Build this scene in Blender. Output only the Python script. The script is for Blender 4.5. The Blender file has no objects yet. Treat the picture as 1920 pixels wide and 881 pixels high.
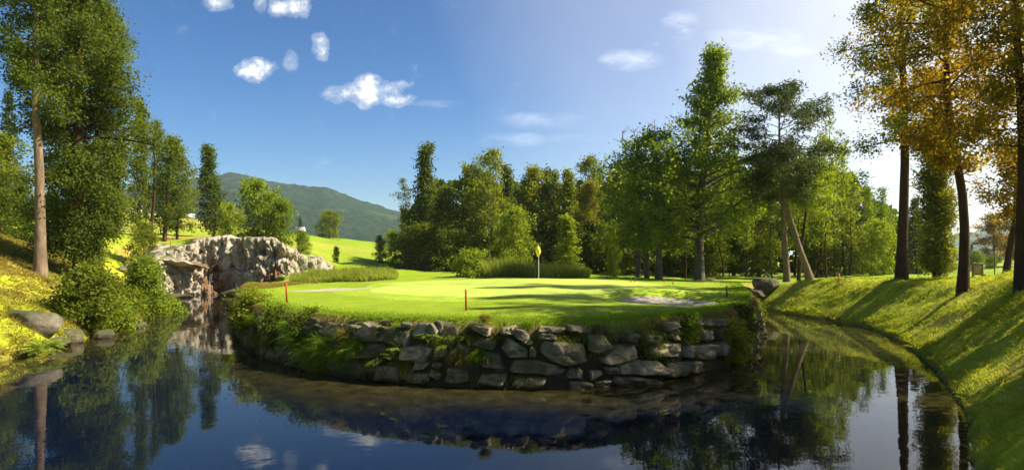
import bpy, math, random
import numpy as np
from mathutils import Vector
# ------------------------------------------------------------------ basics
F=1100.0; CX=960.0; HZ=490.0; CAMZ=2.9
R_=math.radians
scene=bpy.context.scene
col=scene.collection
def PX(px,D): return (px-CX)/F*D
def PZ(py,D): return CAMZ-(py-HZ)/F*D
def setp(o,label=None,cat=None,group=None,kind=None):
    if label and len(label.split())>16: print('LONG',len(label.split()),label)
    if label: o['label']=label
    if cat: o['category']=cat
    if group: o['group']=group
    if kind: o['kind']=kind
    return o
def empty(name,loc=(0,0,0),rz=0,scale=(1,1,1),**k):
    o=bpy.data.objects.new(name,None); col.objects.link(o)
    o.location=loc; o.rotation_euler=(0,0,rz); o.scale=scale
    o.empty_display_size=.2
    return setp(o,**k)
def mesh_np(name,V,Fs,smooth=False,attrs=None):
    """V (n,3); Fs: list of int arrays (m,k)"""
    me=bpy.data.meshes.new(name)
    V=np.asarray(V,dtype=np.float32)
    Fs=[np.asarray(f,dtype=np.int32) for f in Fs if len(f)]
    me.vertices.add(len(V)); me.vertices.foreach_set('co',V.ravel())
    loops=np.concatenate([f.ravel() for f in Fs])
    sizes=np.concatenate([np.full(len(f),f.shape[1],dtype=np.int32) for f in Fs])
    starts=np.concatenate([[0],np.cumsum(sizes)[:-1]]).astype(np.int32)
    me.loops.add(len(loops)); me.loops.foreach_set('vertex_index',loops)
    me.polygons.add(len(sizes)); me.polygons.foreach_set('loop_start',starts)
    me.polygons.foreach_set('loop_total',sizes)
    if smooth: me.polygons.foreach_set('use_smooth',np.ones(len(sizes),dtype=bool))
    if attrs:
        for an,(typ,val) in attrs.items():
            a=me.attributes.new(an,typ,'POINT')
            if typ=='FLOAT': a.data.foreach_set('value',np.asarray(val,dtype=np.float32).ravel())
            else: a.data.foreach_set('color',np.asarray(val,dtype=np.float32).ravel())
    me.update(); me.validate()
    return me
def mob(name,me,mat,parent=None,loc=None,**k):
    o=bpy.data.objects.new(name,me); col.objects.link(o)
    if mat is not None and not me.materials: me.materials.append(mat)
    if parent: o.parent=parent
    if loc is not None: o.location=loc
    return setp(o,**k)
# ------------------------------------------------------------------ noise
def _h(ix,iy,iz,seed):
    n=(ix.astype(np.int64)*374761393+iy.astype(np.int64)*668265263+iz.astype(np.int64)*2147483647+seed*1274126177)&0xffffffff
    n=((n^(n>>13))*1274126177)&0xffffffff
    n=((n^(n>>16))*668265263)&0xffffffff
    return ((n^(n>>15))&0xffffff)/float(0xffffff)
def vnoise(x,y,z=None,seed=0):
    x=np.asarray(x,float); y=np.asarray(y,float)
    z=np.zeros_like(x) if z is None else np.asarray(z,float)
    x0=np.floor(x);y0=np.floor(y);z0=np.floor(z)
    fx=x-x0;fy=y-y0;fz=z-z0
    fx=fx*fx*(3-2*fx);fy=fy*fy*(3-2*fy);fz=fz*fz*(3-2*fz)
    r=0
    for dx in (0,1):
        for dy in (0,1):
            for dz in (0,1):
                w=(fx if dx else 1-fx)*(fy if dy else 1-fy)*(fz if dz else 1-fz)
                r=r+w*_h(x0+dx,y0+dy,z0+dz,seed)
    return r*2-1
def fbm(x,y,z=None,o=4,seed=0):
    a=1;s=0;t=0
    for i in range(o):
        k=2.03**i
        s=s+a*vnoise(np.asarray(x)*k,np.asarray(y)*k,None if z is None else np.asarray(z)*k,seed+i*17); t+=a; a*=.5
    return s/t
def chaikin(P,n=2,closed=True):
    P=np.asarray(P,float)
    for _ in range(n):
        if closed: Q=np.roll(P,-1,0)
        else: Q=P[1:]
        A=P if closed else P[:-1]
        N=np.empty((2*len(A),2)); N[0::2]=A*.75+Q*.25; N[1::2]=A*.25+Q*.75
        if not closed: N=np.vstack([P[:1],N,P[-1:]])
        P=N
    return P
# ------------------------------------------------------------------ plan of the pond
wall_pts=[(-20.9,46.2),(-18.0,39),(-15,31.9),(-12.2,25.6),(-9.9,21.3),(-8.2,18.6),(-6.7,16.8),(-4.6,14.9),(-2.5,13.95),(-.73,13.5),(1.4,13.2),(3.8,14.4),(5.6,15.9),(7.5,18.2),(9.05,21.3),(10.4,24.5),(11.5,27.7),(12.6,31),(13.4,33.6),(14.0,36)]
right_pts=[(14.9,36.8),(15.2,34),(15.0,31.9),(15.2,29.8),(15.6,27.6),(15.3,24.8),(14.1,21.3),(11.95,16.8),(9.7,12.8),(7.6,9.6),(6.2,8.0),(6.0,4.2)]
near_pts=[(0,3.2),(-8,3.2),(-17,4.5),(-17.5,10),(-15.6,14.5)]
left_pts=[(-14.7,16.9),(-15.1,19),(-15.6,20.8),(-17.1,25.9),(-20.3,34.5),(-24.5,41.5),(-27.2,46.2)]
cliff_pts=[(-28.3,48.2),(-26.5,50.2),(-24.3,51.3),(-22.6,50)]
poly_raw=wall_pts+right_pts+near_pts+left_pts+cliff_pts
tags_raw=['w']*len(wall_pts)+['r']*len(right_pts)+['r']*len(near_pts)+['l']*len(left_pts)+['c']*len(cliff_pts)
poly=chaikin(poly_raw,2)
tags=np.repeat(np.array(tags_raw),4)
def seg_dist(X,Y,A,B):
    X=np.asarray(X,float)[...,None]; Y=np.asarray(Y,float)[...,None]
    dx=B[:,0]-A[:,0]; dy=B[:,1]-A[:,1]
    t=((X-A[:,0])*dx+(Y-A[:,1])*dy)/(dx*dx+dy*dy+1e-9); t=np.clip(t,0,1)
    return np.sqrt(np.min((X-A[:,0]-t*dx)**2+(Y-A[:,1]-t*dy)**2,axis=-1))
PA=poly; PB=np.roll(poly,-1,0)
def inside(X,Y):
    X=np.asarray(X,float);Y=np.asarray(Y,float); r=np.zeros(X.shape,bool)
    for (x0,y0),(x1,y1) in zip(PA,PB):
        if y0==y1: continue
        c=((y0>Y)!=(y1>Y))&(X<(x1-x0)*(Y-y0)/(y1-y0)+x0); r^=c
    return r
# land height without the pond: for some columns of the picture, (distance, height)
def yz(D,py): return (D,PZ(py,D))
COLS=[(-180,[(0,1.2),(20,2),(100,4),(400,6)]),
 (-75,[(0,1.3),(15,2.6),(30,5),(60,8),(120,12),(300,12)]),
 ('x',-400,[(5,1.4),(16,2.5),(28,4.8),(40,6),(80,9),(120,13),(300,14)]),
 ('x',0,[(5,1.4),(14,1.6),(20,3.2),yz(26,432),yz(40,425),yz(80,405),yz(120,394),(180,12),(400,5)]),
 ('x',150,[(5,1.4),(20,2.2),yz(28,447),yz(40,441),yz(80,407),yz(120,395),(180,12),(400,5)]),
 ('x',235,[(5,1.4),(26,1.8),yz(33,478),yz(45,455),yz(62,440),yz(80,418),yz(120,397),(180,11),(400,5)]),
 ('x',300,[(5,1.4),(34,2.0),(45,2.2),yz(48.4,484),yz(55,458),yz(72,436),yz(110,402),yz(140,400),(220,9),(400,4)]),
 ('x',400,[(5,1.4),(30,1.5),(50,1.7),yz(52.6,452),yz(58,448),yz(80,441),yz(120,414),(160,9.5),(260,7),(500,3)]),
 ('x',480,[(5,1.4),(30,1.5),(50,1.6),yz(52.4,456),yz(60,452),yz(85,442),yz(130,428),(190,8),(500,3)]),
 ('x',560,[(5,1.4),(30,1.5),(52.8,1.7),yz(55,478),yz(62,470),yz(80,458),yz(110,446),yz(140,436),(200,7),(500,3)]),
 ('x',640,[(5,1.4),(17,1.5),(48,1.6),yz(58,505),yz(66,495),yz(90,473),yz(120,455),yz(150,448),(220,6),(500,3)]),
 ('x',740,[(5,1.4),(14,1.5),(45,1.8),yz(58,506),yz(66,501),yz(90,486),yz(120,470),yz(150,458),(220,6),(500,3)]),
 ('x',850,[(5,1.4),(13,1.5),(30,1.65),(42,1.8),(60,1.9),(100,2.6),(200,4),(500,5)]),
 ('x',1010,[(5,1.4),(13,1.5),(20,1.62),(30,1.75),(37,1.82),(60,1.5),(100,1.5),(300,3),(600,5)]),
 ('x',1300,[(5,1.4),(14,1.5),(20,1.45),(30,1.6),(45,1.5),(60,1.5),(100,1.5),(300,3),(600,5)]),
 ('x',1440,[(5,1.4),(20,1.6),(30,1.7),(40,1.5),(60,1.5),(100,1.5),(300,3),(600,5)]),
 ('x',1560,[(5,1.4),(20,1.8),(30,1.95),(42,1.7),(60,1.5),(100,1.5),(300,3),(600,5)]),
 ('x',1690,[(5,1.4),(20,2.0),(28,2.0),(34,1.9),(60,1.5),(100,1.4),(300,2),(600,4)]),
 ('x',1803,[(5,1.4),(16,2.2),(22,2.1),(30,2.0),(60,1.5),(100,1.8),(300,3),(600,4)]),
 ('x',1916,[(5,1.4),(12,2.6),(17,2.55),(24,2.35),(40,1.9),(70,1.9),(100,2.1),(300,3),(600,4)]),
 ('x',2200,[(5,1.5),(10,2.7),(16,3.0),(30,2.8),(100,3),(600,4)]),
 (75,[(0,1.3),(10,2.8),(20,3.0),(100,3),(400,5)]),
 (180,[(0,1.2),(20,2),(100,4),(400,6)])]
_az=[];_pr=[]
for c in COLS:
    if c[0]=='x':
        u=(c[1]-CX)/F; k=math.hypot(1,u); _az.append(math.atan(u)); pr=[(d*k,z) for d,z in c[2]]
    else: _az.append(R_(c[0])); pr=c[1]
    _pr.append((np.array([p[0] for p in pr]),np.array([p[1] for p in pr])))
_az=np.array(_az)
def land(X,Y):
    X=np.asarray(X,float);Y=np.asarray(Y,float)
    az=np.arctan2(X,Y); rr=np.hypot(X,Y)
    idx=np.clip(np.searchsorted(_az,az)-1,0,len(_az)-2)
    t=(az-_az[idx])/(_az[idx+1]-_az[idx]); t=t*t*(3-2*t)*.5+t*.5
    Z=np.stack([np.interp(rr,a,b) for a,b in _pr])
    I=np.indices(X.shape)
    z0=np.take_along_axis(Z,idx[None],0)[0]; z1=np.take_along_axis(Z,(idx+1)[None],0)[0]
    z=z0*(1-t)+z1*t
    return z
CLP=[292,306,325,348,375,410,440,475,510,540,558,575,596,612,632]; CLD_=[46.5,47.8,48.9,49.9,51.0,52.0,52.1,51.8,51.8,52.4,53.2,54.0,55.2,56.5,58.2]
def bump(X,Y,cx,cy,rx,ry,h,p=2):
    q=((X-cx)/rx)**2+((Y-cy)/ry)**2
    return h*np.exp(-q**(p/2))
BUNK=[(5.6,21.3,1.95,1.5),(-9.3,30.5,2.3,2.0),(2.9,39.5,2.2,1.0)]
def zf(X,Y,full=True):
    sh=np.shape(X)
    X=np.atleast_1d(np.asarray(X,float)).ravel(); Y=np.atleast_1d(np.asarray(Y,float)).ravel()
    z=land(X,Y)
    near=(X>-60)&(X<45)&(Y>-20)&(Y<75)
    rr=np.hypot(X,Y)
    z=z+fbm(X*.12,Y*.12,seed=3)*np.clip((rr-25)/60,0,.5)
    z=z+bump(X,Y,1.5,15.6,2.6,.8,.14)+bump(X,Y,4.0,17.6,1.6,.7,.05)+bump(X,Y,5.6,23.3,2.8,1.0,.30)+bump(X,Y,-9.5,33.3,2.6,1.0,.15)
    b0=BUNK[0]; 
    for (cx,cy,rx,ry),dp in zip(BUNK,(.24,.2,.12)):
        z=z-dp*np.exp(-(((X-cx)/rx)**2+((Y-cy)/ry)**2)**2)
    if np.any(near):
        xn=X[near];yn=Y[near];zn=z[near]
        out=np.empty_like(xn); dW=np.full(xn.shape,99.);dR=dW.copy();dL=dW.copy();dC=dW.copy()
        for D_,tg in ((dW,'w'),(dR,'r'),(dL,'l'),(dC,'c')):
            m=tags==tg
            for i in range(0,len(xn),20000):
                D_[i:i+20000]=seg_dist(xn[i:i+20000],yn[i:i+20000],PA[m],PB[m])
        ins=inside(xn,yn)
        rough=fbm(xn*.9,yn*.9,seed=9)
        dd=dR+rough*.18
        fR=.14+.74*np.maximum(dd,0)
        fL=.45*np.tanh(np.maximum(dL+rough*.15,0)/.35)+.47*np.maximum(dL,0)
        fW=np.where(dW<.12,dW*2,(.24+(dW-.12)*4.6))
        fC=np.maximum(dC-2.2,0)*3.5-.2
        rag=fbm(xn*1.5,yn*1.5,seed=5,o=3)
        def smin(a,b,k): 
            h=np.clip(.5+.5*(b-a)/k,0,1); return b*(1-h)+a*h-k*h*(1-h)
        pxn=CX+F*xn/np.maximum(yn,1); dcl=np.interp(pxn,CLP,CLD_)
        zn=np.where((pxn>322)&(pxn<625)&(yn>30)&(yn<dcl+.9),np.minimum(zn,1.62),zn)
        q=smin(zn,fR,.35); q=smin(q,fL,.4); q=np.minimum(q,fW); q=np.minimum(q,fC)
        bank=(np.minimum(dR,dL)<7)
        q=q+np.where(np.minimum(dR,dL)<dW,1,0)*rag*.15*np.clip(np.minimum(dR,dL)*1.2,0,1)*np.clip((9-np.minimum(dR,dL))/4,0,1)
        dmin=np.minimum(np.minimum(dW,dR),np.minimum(dL,dC))
        q=np.where(ins,-np.minimum(dmin*1.1,1.6)-.03,q)
        z[near]=q
    return z.reshape(sh) if sh else float(z[0])
def at(px,D): 
    x=PX(px,D); return (x,D,zf(x,D))
# ------------------------------------------------------------------ materials
def newmat(name):
    m=bpy.data.materials.new(name); m.use_nodes=True; nt=m.node_tree; nt.nodes.clear()
    out=nt.nodes.new('ShaderNodeOutputMaterial'); return m,nt,out
def nd(nt,t,**k):
    n=nt.nodes.new(t)
    for a,b in k.items():
        if a.startswith('i_'):
            n.inputs[a[2:].replace('_',' ')].default_value=b
        else: setattr(n,a,b)
    return n
def noise(nt,scale,detail=4,vec=None,rough=.55):
    n=nd(nt,'ShaderNodeTexNoise'); n.inputs['Scale'].default_value=scale; n.inputs['Detail'].default_value=detail; n.inputs['Roughness'].default_value=rough
    if vec is not None: nt.links.new(vec,n.inputs['Vector'])
    return n
def ramp(nt,fac,stops):
    r=nd(nt,'ShaderNodeValToRGB'); e=r.color_ramp.elements
    while len(e)<len(stops): e.new(.5)
    for i,(p,c) in enumerate(stops): e[i].position=p; e[i].color=(*c,1) if len(c)==3 else c
    nt.links.new(fac,r.inputs[0]); return r
def mixc(nt,fac,a,b,bt='MIX'):
    m=nd(nt,'ShaderNodeMix',data_type='RGBA',blend_type=bt)
    for s,v in ((0,fac),(6,a),(7,b)):
        if isinstance(v,(int,float)): m.inputs[s].default_value=v
        elif isinstance(v,tuple): m.inputs[s].default_value=(*v,1) if len(v)==3 else v
        else: nt.links.new(v,m.inputs[s])
    return m.outputs[2]
def leafmat(name,c1,c2,trans=.4,tc=None,rough=.6,spec=.10):
    m,nt,out=newmat(name); L=nt.links.new
    a=nd(nt,'ShaderNodeAttribute',attribute_name='tint')
    oi=nd(nt,'ShaderNodeObjectInfo')
    r=ramp(nt,a.outputs['Fac'],[(0,c1),(1,c2)])
    hs=nd(nt,'ShaderNodeHueSaturation')
    mr=nd(nt,'ShaderNodeMapRange'); L(oi.outputs['Random'],mr.inputs[0]); mr.inputs[3].default_value=.8; mr.inputs[4].default_value=1.2
    mh=nd(nt,'ShaderNodeMapRange'); L(oi.outputs['Random'],mh.inputs[0]); mh.inputs[3].default_value=.51; mh.inputs[4].default_value=.49
    L(mr.outputs[0],hs.inputs['Value']); L(mh.outputs[0],hs.inputs['Hue']); L(r.outputs[0],hs.inputs['Color'])
    b=nd(nt,'ShaderNodeBsdfPrincipled'); b.inputs['Roughness'].default_value=rough; b.inputs['Specular IOR Level'].default_value=spec
    L(hs.outputs[0],b.inputs['Base Color'])
    t=nd(nt,'ShaderNodeBsdfTranslucent')
    tcol=mixc(nt,1.0,hs.outputs[0],tc or (1.7,1.55,.5),'MULTIPLY'); L(tcol,t.inputs['Color'])
    mx=nd(nt,'ShaderNodeMixShader'); mx.inputs[0].default_value=trans
    L(b.outputs[0],mx.inputs[1]); L(t.outputs[0],mx.inputs[2]); L(mx.outputs[0],out.inputs[0])
    return m
def barkmat(name,c1,c2,scale=6):
    m,nt,out=newmat(name); L=nt.links.new
    tc=nd(nt,'ShaderNodeTexCoord'); mp=nd(nt,'ShaderNodeMapping'); mp.inputs['Scale'].default_value=(1,1,.25); L(tc.outputs['Object'],mp.inputs[0])
    n=noise(nt,scale,6,mp.outputs[0],.7); r=ramp(nt,n.outputs[0],[(.3,c1),(.7,c2)])
    b=nd(nt,'ShaderNodeBsdfPrincipled'); b.inputs['Roughness'].default_value=.9; b.inputs['Specular IOR Level'].default_value=.1
    L(r.outputs[0],b.inputs['Base Color'])
    bp=nd(nt,'ShaderNodeBump'); bp.inputs['Strength'].default_value=.8; bp.inputs['Distance'].default_value=.05; L(n.outputs[0],bp.inputs['Height']); L(bp.outputs[0],b.inputs['Normal'])
    L(b.outputs[0],out.inputs[0]); return m
def plain(name,c,rough=.6,var=.15,scale=8,metal=0):
    m,nt,out=newmat(name); L=nt.links.new
    tc=nd(nt,'ShaderNodeTexCoord'); n=noise(nt,scale,5,tc.outputs['Object'])
    r=ramp(nt,n.outputs[0],[(.3,tuple(x*(1-var) for x in c)),(.7,tuple(min(1,x*(1+var)) for x in c))])
    b=nd(nt,'ShaderNodeBsdfPrincipled'); b.inputs['Roughness'].default_value=rough; b.inputs['Metallic'].default_value=metal
    L(r.outputs[0],b.inputs['Base Color']); L(b.outputs[0],out.inputs[0]); return m
def stonemat(name,c1,c2,moss=(.05,.06,.012),mossamt=.5,scale=2.2,wet=True,stain=None):
    m,nt,out=newmat(name); L=nt.links.new
    g=nd(nt,'ShaderNodeNewGeometry'); pos=g.outputs['Position']
    n1=noise(nt,scale,8,pos,.7); n2=noise(nt,scale*.35,3,pos); n3=noise(nt,14,6,pos,.7)
    c=ramp(nt,n1.outputs[0],[(.32,c1),(.68,c2)]).outputs[0]
    # lichen spots
    r3=ramp(nt,n3.outputs[0],[(.56,(0,0,0)),(.66,(1,1,1))])
    oi=nd(nt,'ShaderNodeObjectInfo'); orr=ramp(nt,oi.outputs['Random'],[(0,(.62,.55,.5)),(.4,(.95,.9,.85)),(.8,(1.15,1.12,1.0)),(1,(1.35,1.25,1.0))]); c=mixc(nt,1.0,c,orr.outputs[0],'MULTIPLY')
    c=mixc(nt,mul(nt,r3.outputs[0],.35),c,tuple(min(1,x*1.45) for x in c2))
    sx=nd(nt,'ShaderNodeSeparateXYZ'); L(g.outputs['Normal'],sx.inputs[0])
    ad=nd(nt,'ShaderNodeMath',operation='ADD'); L(n2.outputs[0],ad.inputs[0]); 
    mu=nd(nt,'ShaderNodeMath',operation='MULTIPLY'); L(sx.outputs[2],mu.inputs[0]); mu.inputs[1].default_value=.22; L(mu.outputs[0],ad.inputs[1])
    rm=ramp(nt,ad.outputs[0],[(.62-.22*mossamt,(0,0,0)),(.78-.2*mossamt,(1,1,1))])
    c=mixc(nt,mul(nt,rm.outputs[0],.85),c,moss)
    szw=nd(nt,'ShaderNodeSeparateXYZ'); L(pos,szw.inputs[0]); wz=math_(nt,'ADD',szw.outputs[2],mul(nt,math_(nt,'SUBTRACT',n1.outputs[0],.5),.25)); rw=ramp(nt,wz,[(.06,(.38,.36,.28)),(.20,(1,1,1))]); c=mixc(nt,1.0,c,rw.outputs[0],'MULTIPLY')
    if stain:
        sp=nd(nt,'ShaderNodeSeparateXYZ'); L(pos,sp.inputs[0])
        tot=None
        for (x,z,rx,rz) in stain:
            a=math_(nt,'POWER',math_(nt,'DIVIDE',math_(nt,'SUBTRACT',sp.outputs[0],x),rx),2.0)
            b2=math_(nt,'POWER',math_(nt,'DIVIDE',math_(nt,'SUBTRACT',sp.outputs[2],z),rz),2.0)
            e=math_(nt,'SUBTRACT',1.0,math_(nt,'ADD',a,b2))
            tot=e if tot is None else math_(nt,'MAXIMUM',tot,e)
        s=math_(nt,'ADD',tot,math_(nt,'MULTIPLY',math_(nt,'SUBTRACT',n1.outputs[0],.5),2.6))
        rs=ramp(nt,s,[(.25,(0,0,0)),(.75,(1,1,1))])
        sc=ramp(nt,n3.outputs[0],[(.35,(.05,.028,.012)),(.55,(.20,.09,.03)),(.75,(.30,.18,.07))])
        c=mixc(nt,mul(nt,rs.outputs[0],.9),c,sc.outputs[0])
    b=nd(nt,'ShaderNodeBsdfPrincipled'); b.inputs['Roughness'].default_value=.85; b.inputs['Specular IOR Level'].default_value=.2
    L(c,b.inputs['Base Color'])
    bp=nd(nt,'ShaderNodeBump'); bp.inputs['Strength'].default_value=.9; bp.inputs['Distance'].default_value=.06
    L(n1.outputs[0],bp.inputs['Height'])
    bp2=nd(nt,'ShaderNodeBump'); bp2.inputs['Strength'].default_value=.6; bp2.inputs['Distance'].default_value=.015; L(n3.outputs[0],bp2.inputs['Height']); L(bp.outputs[0],bp2.inputs['Normal'])
    L(bp2.outputs[0],b.inputs['Normal']); L(b.outputs[0],out.inputs[0]); return m
def math_(nt,op,a,b):
    m=nd(nt,'ShaderNodeMath',operation=op)
    for i,v in enumerate((a,b)):
        if isinstance(v,(int,float)): m.inputs[i].default_value=v
        else: nt.links.new(v,m.inputs[i])
    return m.outputs[0]
def mul(nt,a,b): return math_(nt,'MULTIPLY',a,b)

M={}
M['leaf_dark']=leafmat('leaf_dark_green',(.042,.066,.009),(.135,.17,.018),.45)
M['leaf_mid']=leafmat('leaf_mid_green',(.075,.105,.010),(.22,.25,.02),.48)
M['leaf_light']=leafmat('leaf_light_green',(.09,.14,.012),(.24,.30,.025),.45)
M['leaf_flare_olive']=leafmat('leaf_flare_warm_olive',(.11,.065,.010),(.22,.22,.018),.55,(2.0,1.5,.35))  # flare and backlight warmth of the right trees painted into the leaf colour
M['leaf_yellow']=leafmat('leaf_yellow_green',(.15,.15,.015),(.30,.27,.03),.45)
M['leaf_flare_gold']=leafmat('leaf_flare_green_gold',(.085,.085,.010),(.20,.23,.018),.55,(1.9,1.6,.4))  # greener leaf with some of the same painted backlight warmth
M['needle_dark']=leafmat('needle_dark',(.022,.042,.012),(.06,.09,.022),.2)
M['needle_pine']=leafmat('needle_pine',(.035,.055,.015),(.09,.115,.03),.25)
M['grass_bright']=leafmat('grass_blades_bright',(.10,.18,.008),(.22,.30,.015),.35)
M['grass_dry']=leafmat('grass_blades_dry',(.13,.15,.014),(.28,.20,.045),.35)
M['grass_bank']=leafmat('grass_blades_bank',(.16,.23,.008),(.34,.34,.02),.45)
M['reed']=leafmat('reed_blades',(.14,.19,.02),(.38,.40,.08),.5)
M['bark_brown']=barkmat('bark_brown',(.05,.032,.018),(.14,.09,.05))
M['bark_pine']=barkmat('bark_pine',(.09,.06,.035),(.26,.18,.11))
M['bark_grey']=barkmat('bark_grey',(.06,.05,.035),(.17,.14,.10))
M['bark_dark']=barkmat('bark_dark',(.03,.018,.010),(.085,.045,.022))
M['bark_pale']=barkmat('bark_pale',(.25,.22,.17),(.45,.40,.32))
M['stone']=stonemat('weathered_wall_stone',(.11,.084,.052),(.40,.33,.22),mossamt=.5)
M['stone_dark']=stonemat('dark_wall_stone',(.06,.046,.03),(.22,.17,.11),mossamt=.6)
M['rock']=stonemat('grey_bank_rock',(.07,.058,.04),(.21,.18,.13),mossamt=.5)
# ------------------------------------------------------------------ ground sheet
def grow(a,b,step,ratio,lim):
    r=[a];s=step
    while abs(r[-1])<lim: s*=ratio; r.append(r[-1]+(s if b>0 else -s))
    return r[1:]
xs=np.concatenate([grow(-46,-1,.22,1.09,3600)[::-1],np.arange(-46,32,.22),grow(31.9,1,.22,1.09,3600)])
ys=np.concatenate([grow(0,-1,.3,1.15,400)[::-1],np.arange(0,8,.4),np.arange(8,62,.22),grow(61.9,1,.22,1.08,4200)])
GX,GY=np.meshgrid(xs,ys); gx=GX.ravel(); gy=GY.ravel()
gz=zf(gx,gy)
nx,ny=len(xs),len(ys)
ii=(np.arange(ny-1)[:,None]*nx+np.arange(nx-1)[None,:]).ravel()
GF=np.stack([ii,ii+1,ii+1+nx,ii+nx],1)
# albedo of the ground
def ground_color(x,y,z):
    n=fbm(x*.35,y*.35,seed=21)[:,None]; n2=fbm(x*.06,y*.06,seed=22)[:,None]; n3=fbm(x*2.2,y*2.2,seed=23,o=3)[:,None]
    fair=np.array([.19,.262,.007]); rough=np.array([.29,.32,.012]); dry=np.array([.34,.22,.06]); soil=np.array([.06,.042,.024])
    c=np.ones((len(x),1))*fair
    c=c*(1+.12*n+.10*n2)
    # rough grass banks
    m=tags=='l'; dl=seg_dist(x,y,PA[m],PB[m]); m=tags=='r'; dr=seg_dist(x,y,PA[m],PB[m]); m=tags=='w'; dw=seg_dist(x,y,PA[m],PB[m])
    w=np.clip((10-np.minimum(dl,dr))/5,0,1)[:,None]*((np.minimum(dl,dr)<dw)[:,None])
    c=c*(1-w)+(rough*(1+.15*n))*w
    # dry patches on the left bank, and a few on the right bank
    wl=np.clip((11-dl)/4,0,1)[:,None]*(x<-14)[:,None]
    k=np.clip((n*1.6+n3*.9+.25),0,1)*wl*.8; c=c*(1-k)+dry*k
    wr=np.clip((6-dr)/3,0,1)[:,None]*(x>8)[:,None]
    k=np.clip((n*1.5+n3*1.2-.15),0,1)*wr*.65; c=c*(1-k)+np.array([.36,.26,.07])*k
    # far meadow on the left with straw stripes
    D=y; k=((y>60)&(x<0))[:,None]*np.clip(.25+n2*1.6+.5*fbm(x*.02,y*.16,seed=31)[:,None],0,.85); c=c*(1-k)+np.array([.32,.26,.05])*k
    # forest floor behind the treeline
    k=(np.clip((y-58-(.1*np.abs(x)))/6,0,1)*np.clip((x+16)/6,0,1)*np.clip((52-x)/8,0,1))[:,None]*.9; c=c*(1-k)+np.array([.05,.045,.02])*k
    # bare soil on the step of the island and on the pond bed
    k=((dw<.4)&(z<1.32))[:,None]*1.0; c=c*(1-k)+soil*k
    k=np.clip((.16-z)/.12,0,1)[:,None]; c=c*(1-k)+soil*.8*k
    return np.concatenate([np.clip(c,.005,.8),np.ones((len(x),1))],1)
cols=np.empty((len(gx),4))
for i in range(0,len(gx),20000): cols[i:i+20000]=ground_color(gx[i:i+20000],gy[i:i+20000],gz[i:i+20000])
def groundmat(name,bs=.5,fine=True):
    m,nt,out=newmat(name); L=nt.links.new
    a=nd(nt,'ShaderNodeAttribute',attribute_name='gcol')
    g=nd(nt,'ShaderNodeNewGeometry'); n=noise(nt,9,6,g.outputs['Position'],.75); n2=noise(nt,1.3,4,g.outputs['Position'])
    r=ramp(nt,n.outputs[0],[(.3,(.62,.66,.6)),(.7,(1.3,1.25,1.2))])
    r2=ramp(nt,n2.outputs[0],[(.3,(.82,.86,.8)),(.7,(1.15,1.1,1.1))])
    c=mixc(nt,1.0,a.outputs['Color'],r.outputs[0],'MULTIPLY'); c=mixc(nt,1.0,c,r2.outputs[0],'MULTIPLY')
    b=nd(nt,'ShaderNodeBsdfPrincipled'); b.inputs['Roughness'].default_value=.9; b.inputs['Specular IOR Level'].default_value=.15
    L(c,b.inputs['Base Color'])
    bp=nd(nt,'ShaderNodeBump'); bp.inputs['Strength'].default_value=bs; bp.inputs['Distance'].default_value=.06; L(n.outputs[0],bp.inputs['Height']); L(bp.outputs[0],b.inputs['Normal'])
    L(b.outputs[0],out.inputs[0]); return m
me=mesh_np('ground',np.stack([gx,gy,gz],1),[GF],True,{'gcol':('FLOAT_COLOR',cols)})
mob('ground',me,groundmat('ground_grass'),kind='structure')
def sheet(name,cx,cy,rx,ry,rot,lift,mat,seed,n=64,k=16,cfun=None,rag=.08):
    th=np.linspace(0,2*math.pi,n,endpoint=False); rr=np.linspace(0,1,k+1)[1:]
    w=1+rag*fbm(np.cos(th)*1.6+seed,np.sin(th)*1.6,seed=seed)*2
    X=[np.array([0.])];Y=[np.array([0.])]
    for r in rr: X.append(rx*r*w*np.cos(th)); Y.append(ry*r*w*np.sin(th))
    X=np.concatenate(X);Y=np.concatenate(Y); c,s=math.cos(rot),math.sin(rot)
    x=cx+X*c-Y*s; y=cy+X*s+Y*c; z=zf(x,y)+lift
    z[-n:]-=lift*1.5
    tri=np.stack([np.zeros(n,int),1+np.arange(n),1+(np.arange(n)+1)%n],1); q=[]
    for j in range(k-1):
        a=1+j*n+np.arange(n); b=1+j*n+(np.arange(n)+1)%n; q.append(np.stack([a,a+n,b+n,b],1))
    me=mesh_np(name,np.stack([x,y,z],1),[tri,np.concatenate(q)],True,{'gcol':('FLOAT_COLOR',cfun(x,y))} if cfun else None)
    return mob(name,me,mat,kind='structure')
def greencol(x,y):
    n=fbm(x*.35,y*.35,seed=41)[:,None]; n2=fbm(x*1.8,y*1.8,seed=47,o=3)[:,None]; c=np.array([.32,.385,.06])*(1+.16*n+.10*n2)*(1+.03*np.sign(np.sin((x*.8+y*.6)*3.2)))[:,None]
    return np.concatenate([c*np.ones((len(x),1)),np.ones((len(x),1))],1)
def collarcol(x,y):
    n=fbm(x*.3,y*.3,seed=42)[:,None]; n2=fbm(x*1.8,y*1.8,seed=48,o=3)[:,None]; c=np.array([.24,.325,.02])*(1+.16*n+.14*n2)
    return np.concatenate([c*np.ones((len(x),1)),np.ones((len(x),1))],1)
gm=groundmat('putting_green_turf',.12)
sheet('green_collar',.4,30.0,8.9,10.6,0,.018,gm,7,n=110,k=60,cfun=collarcol,rag=.05)
sheet('putting_green',.4,30.4,7.6,9.3,0,.030,gm,8,n=110,k=60,cfun=greencol,rag=.05)
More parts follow.
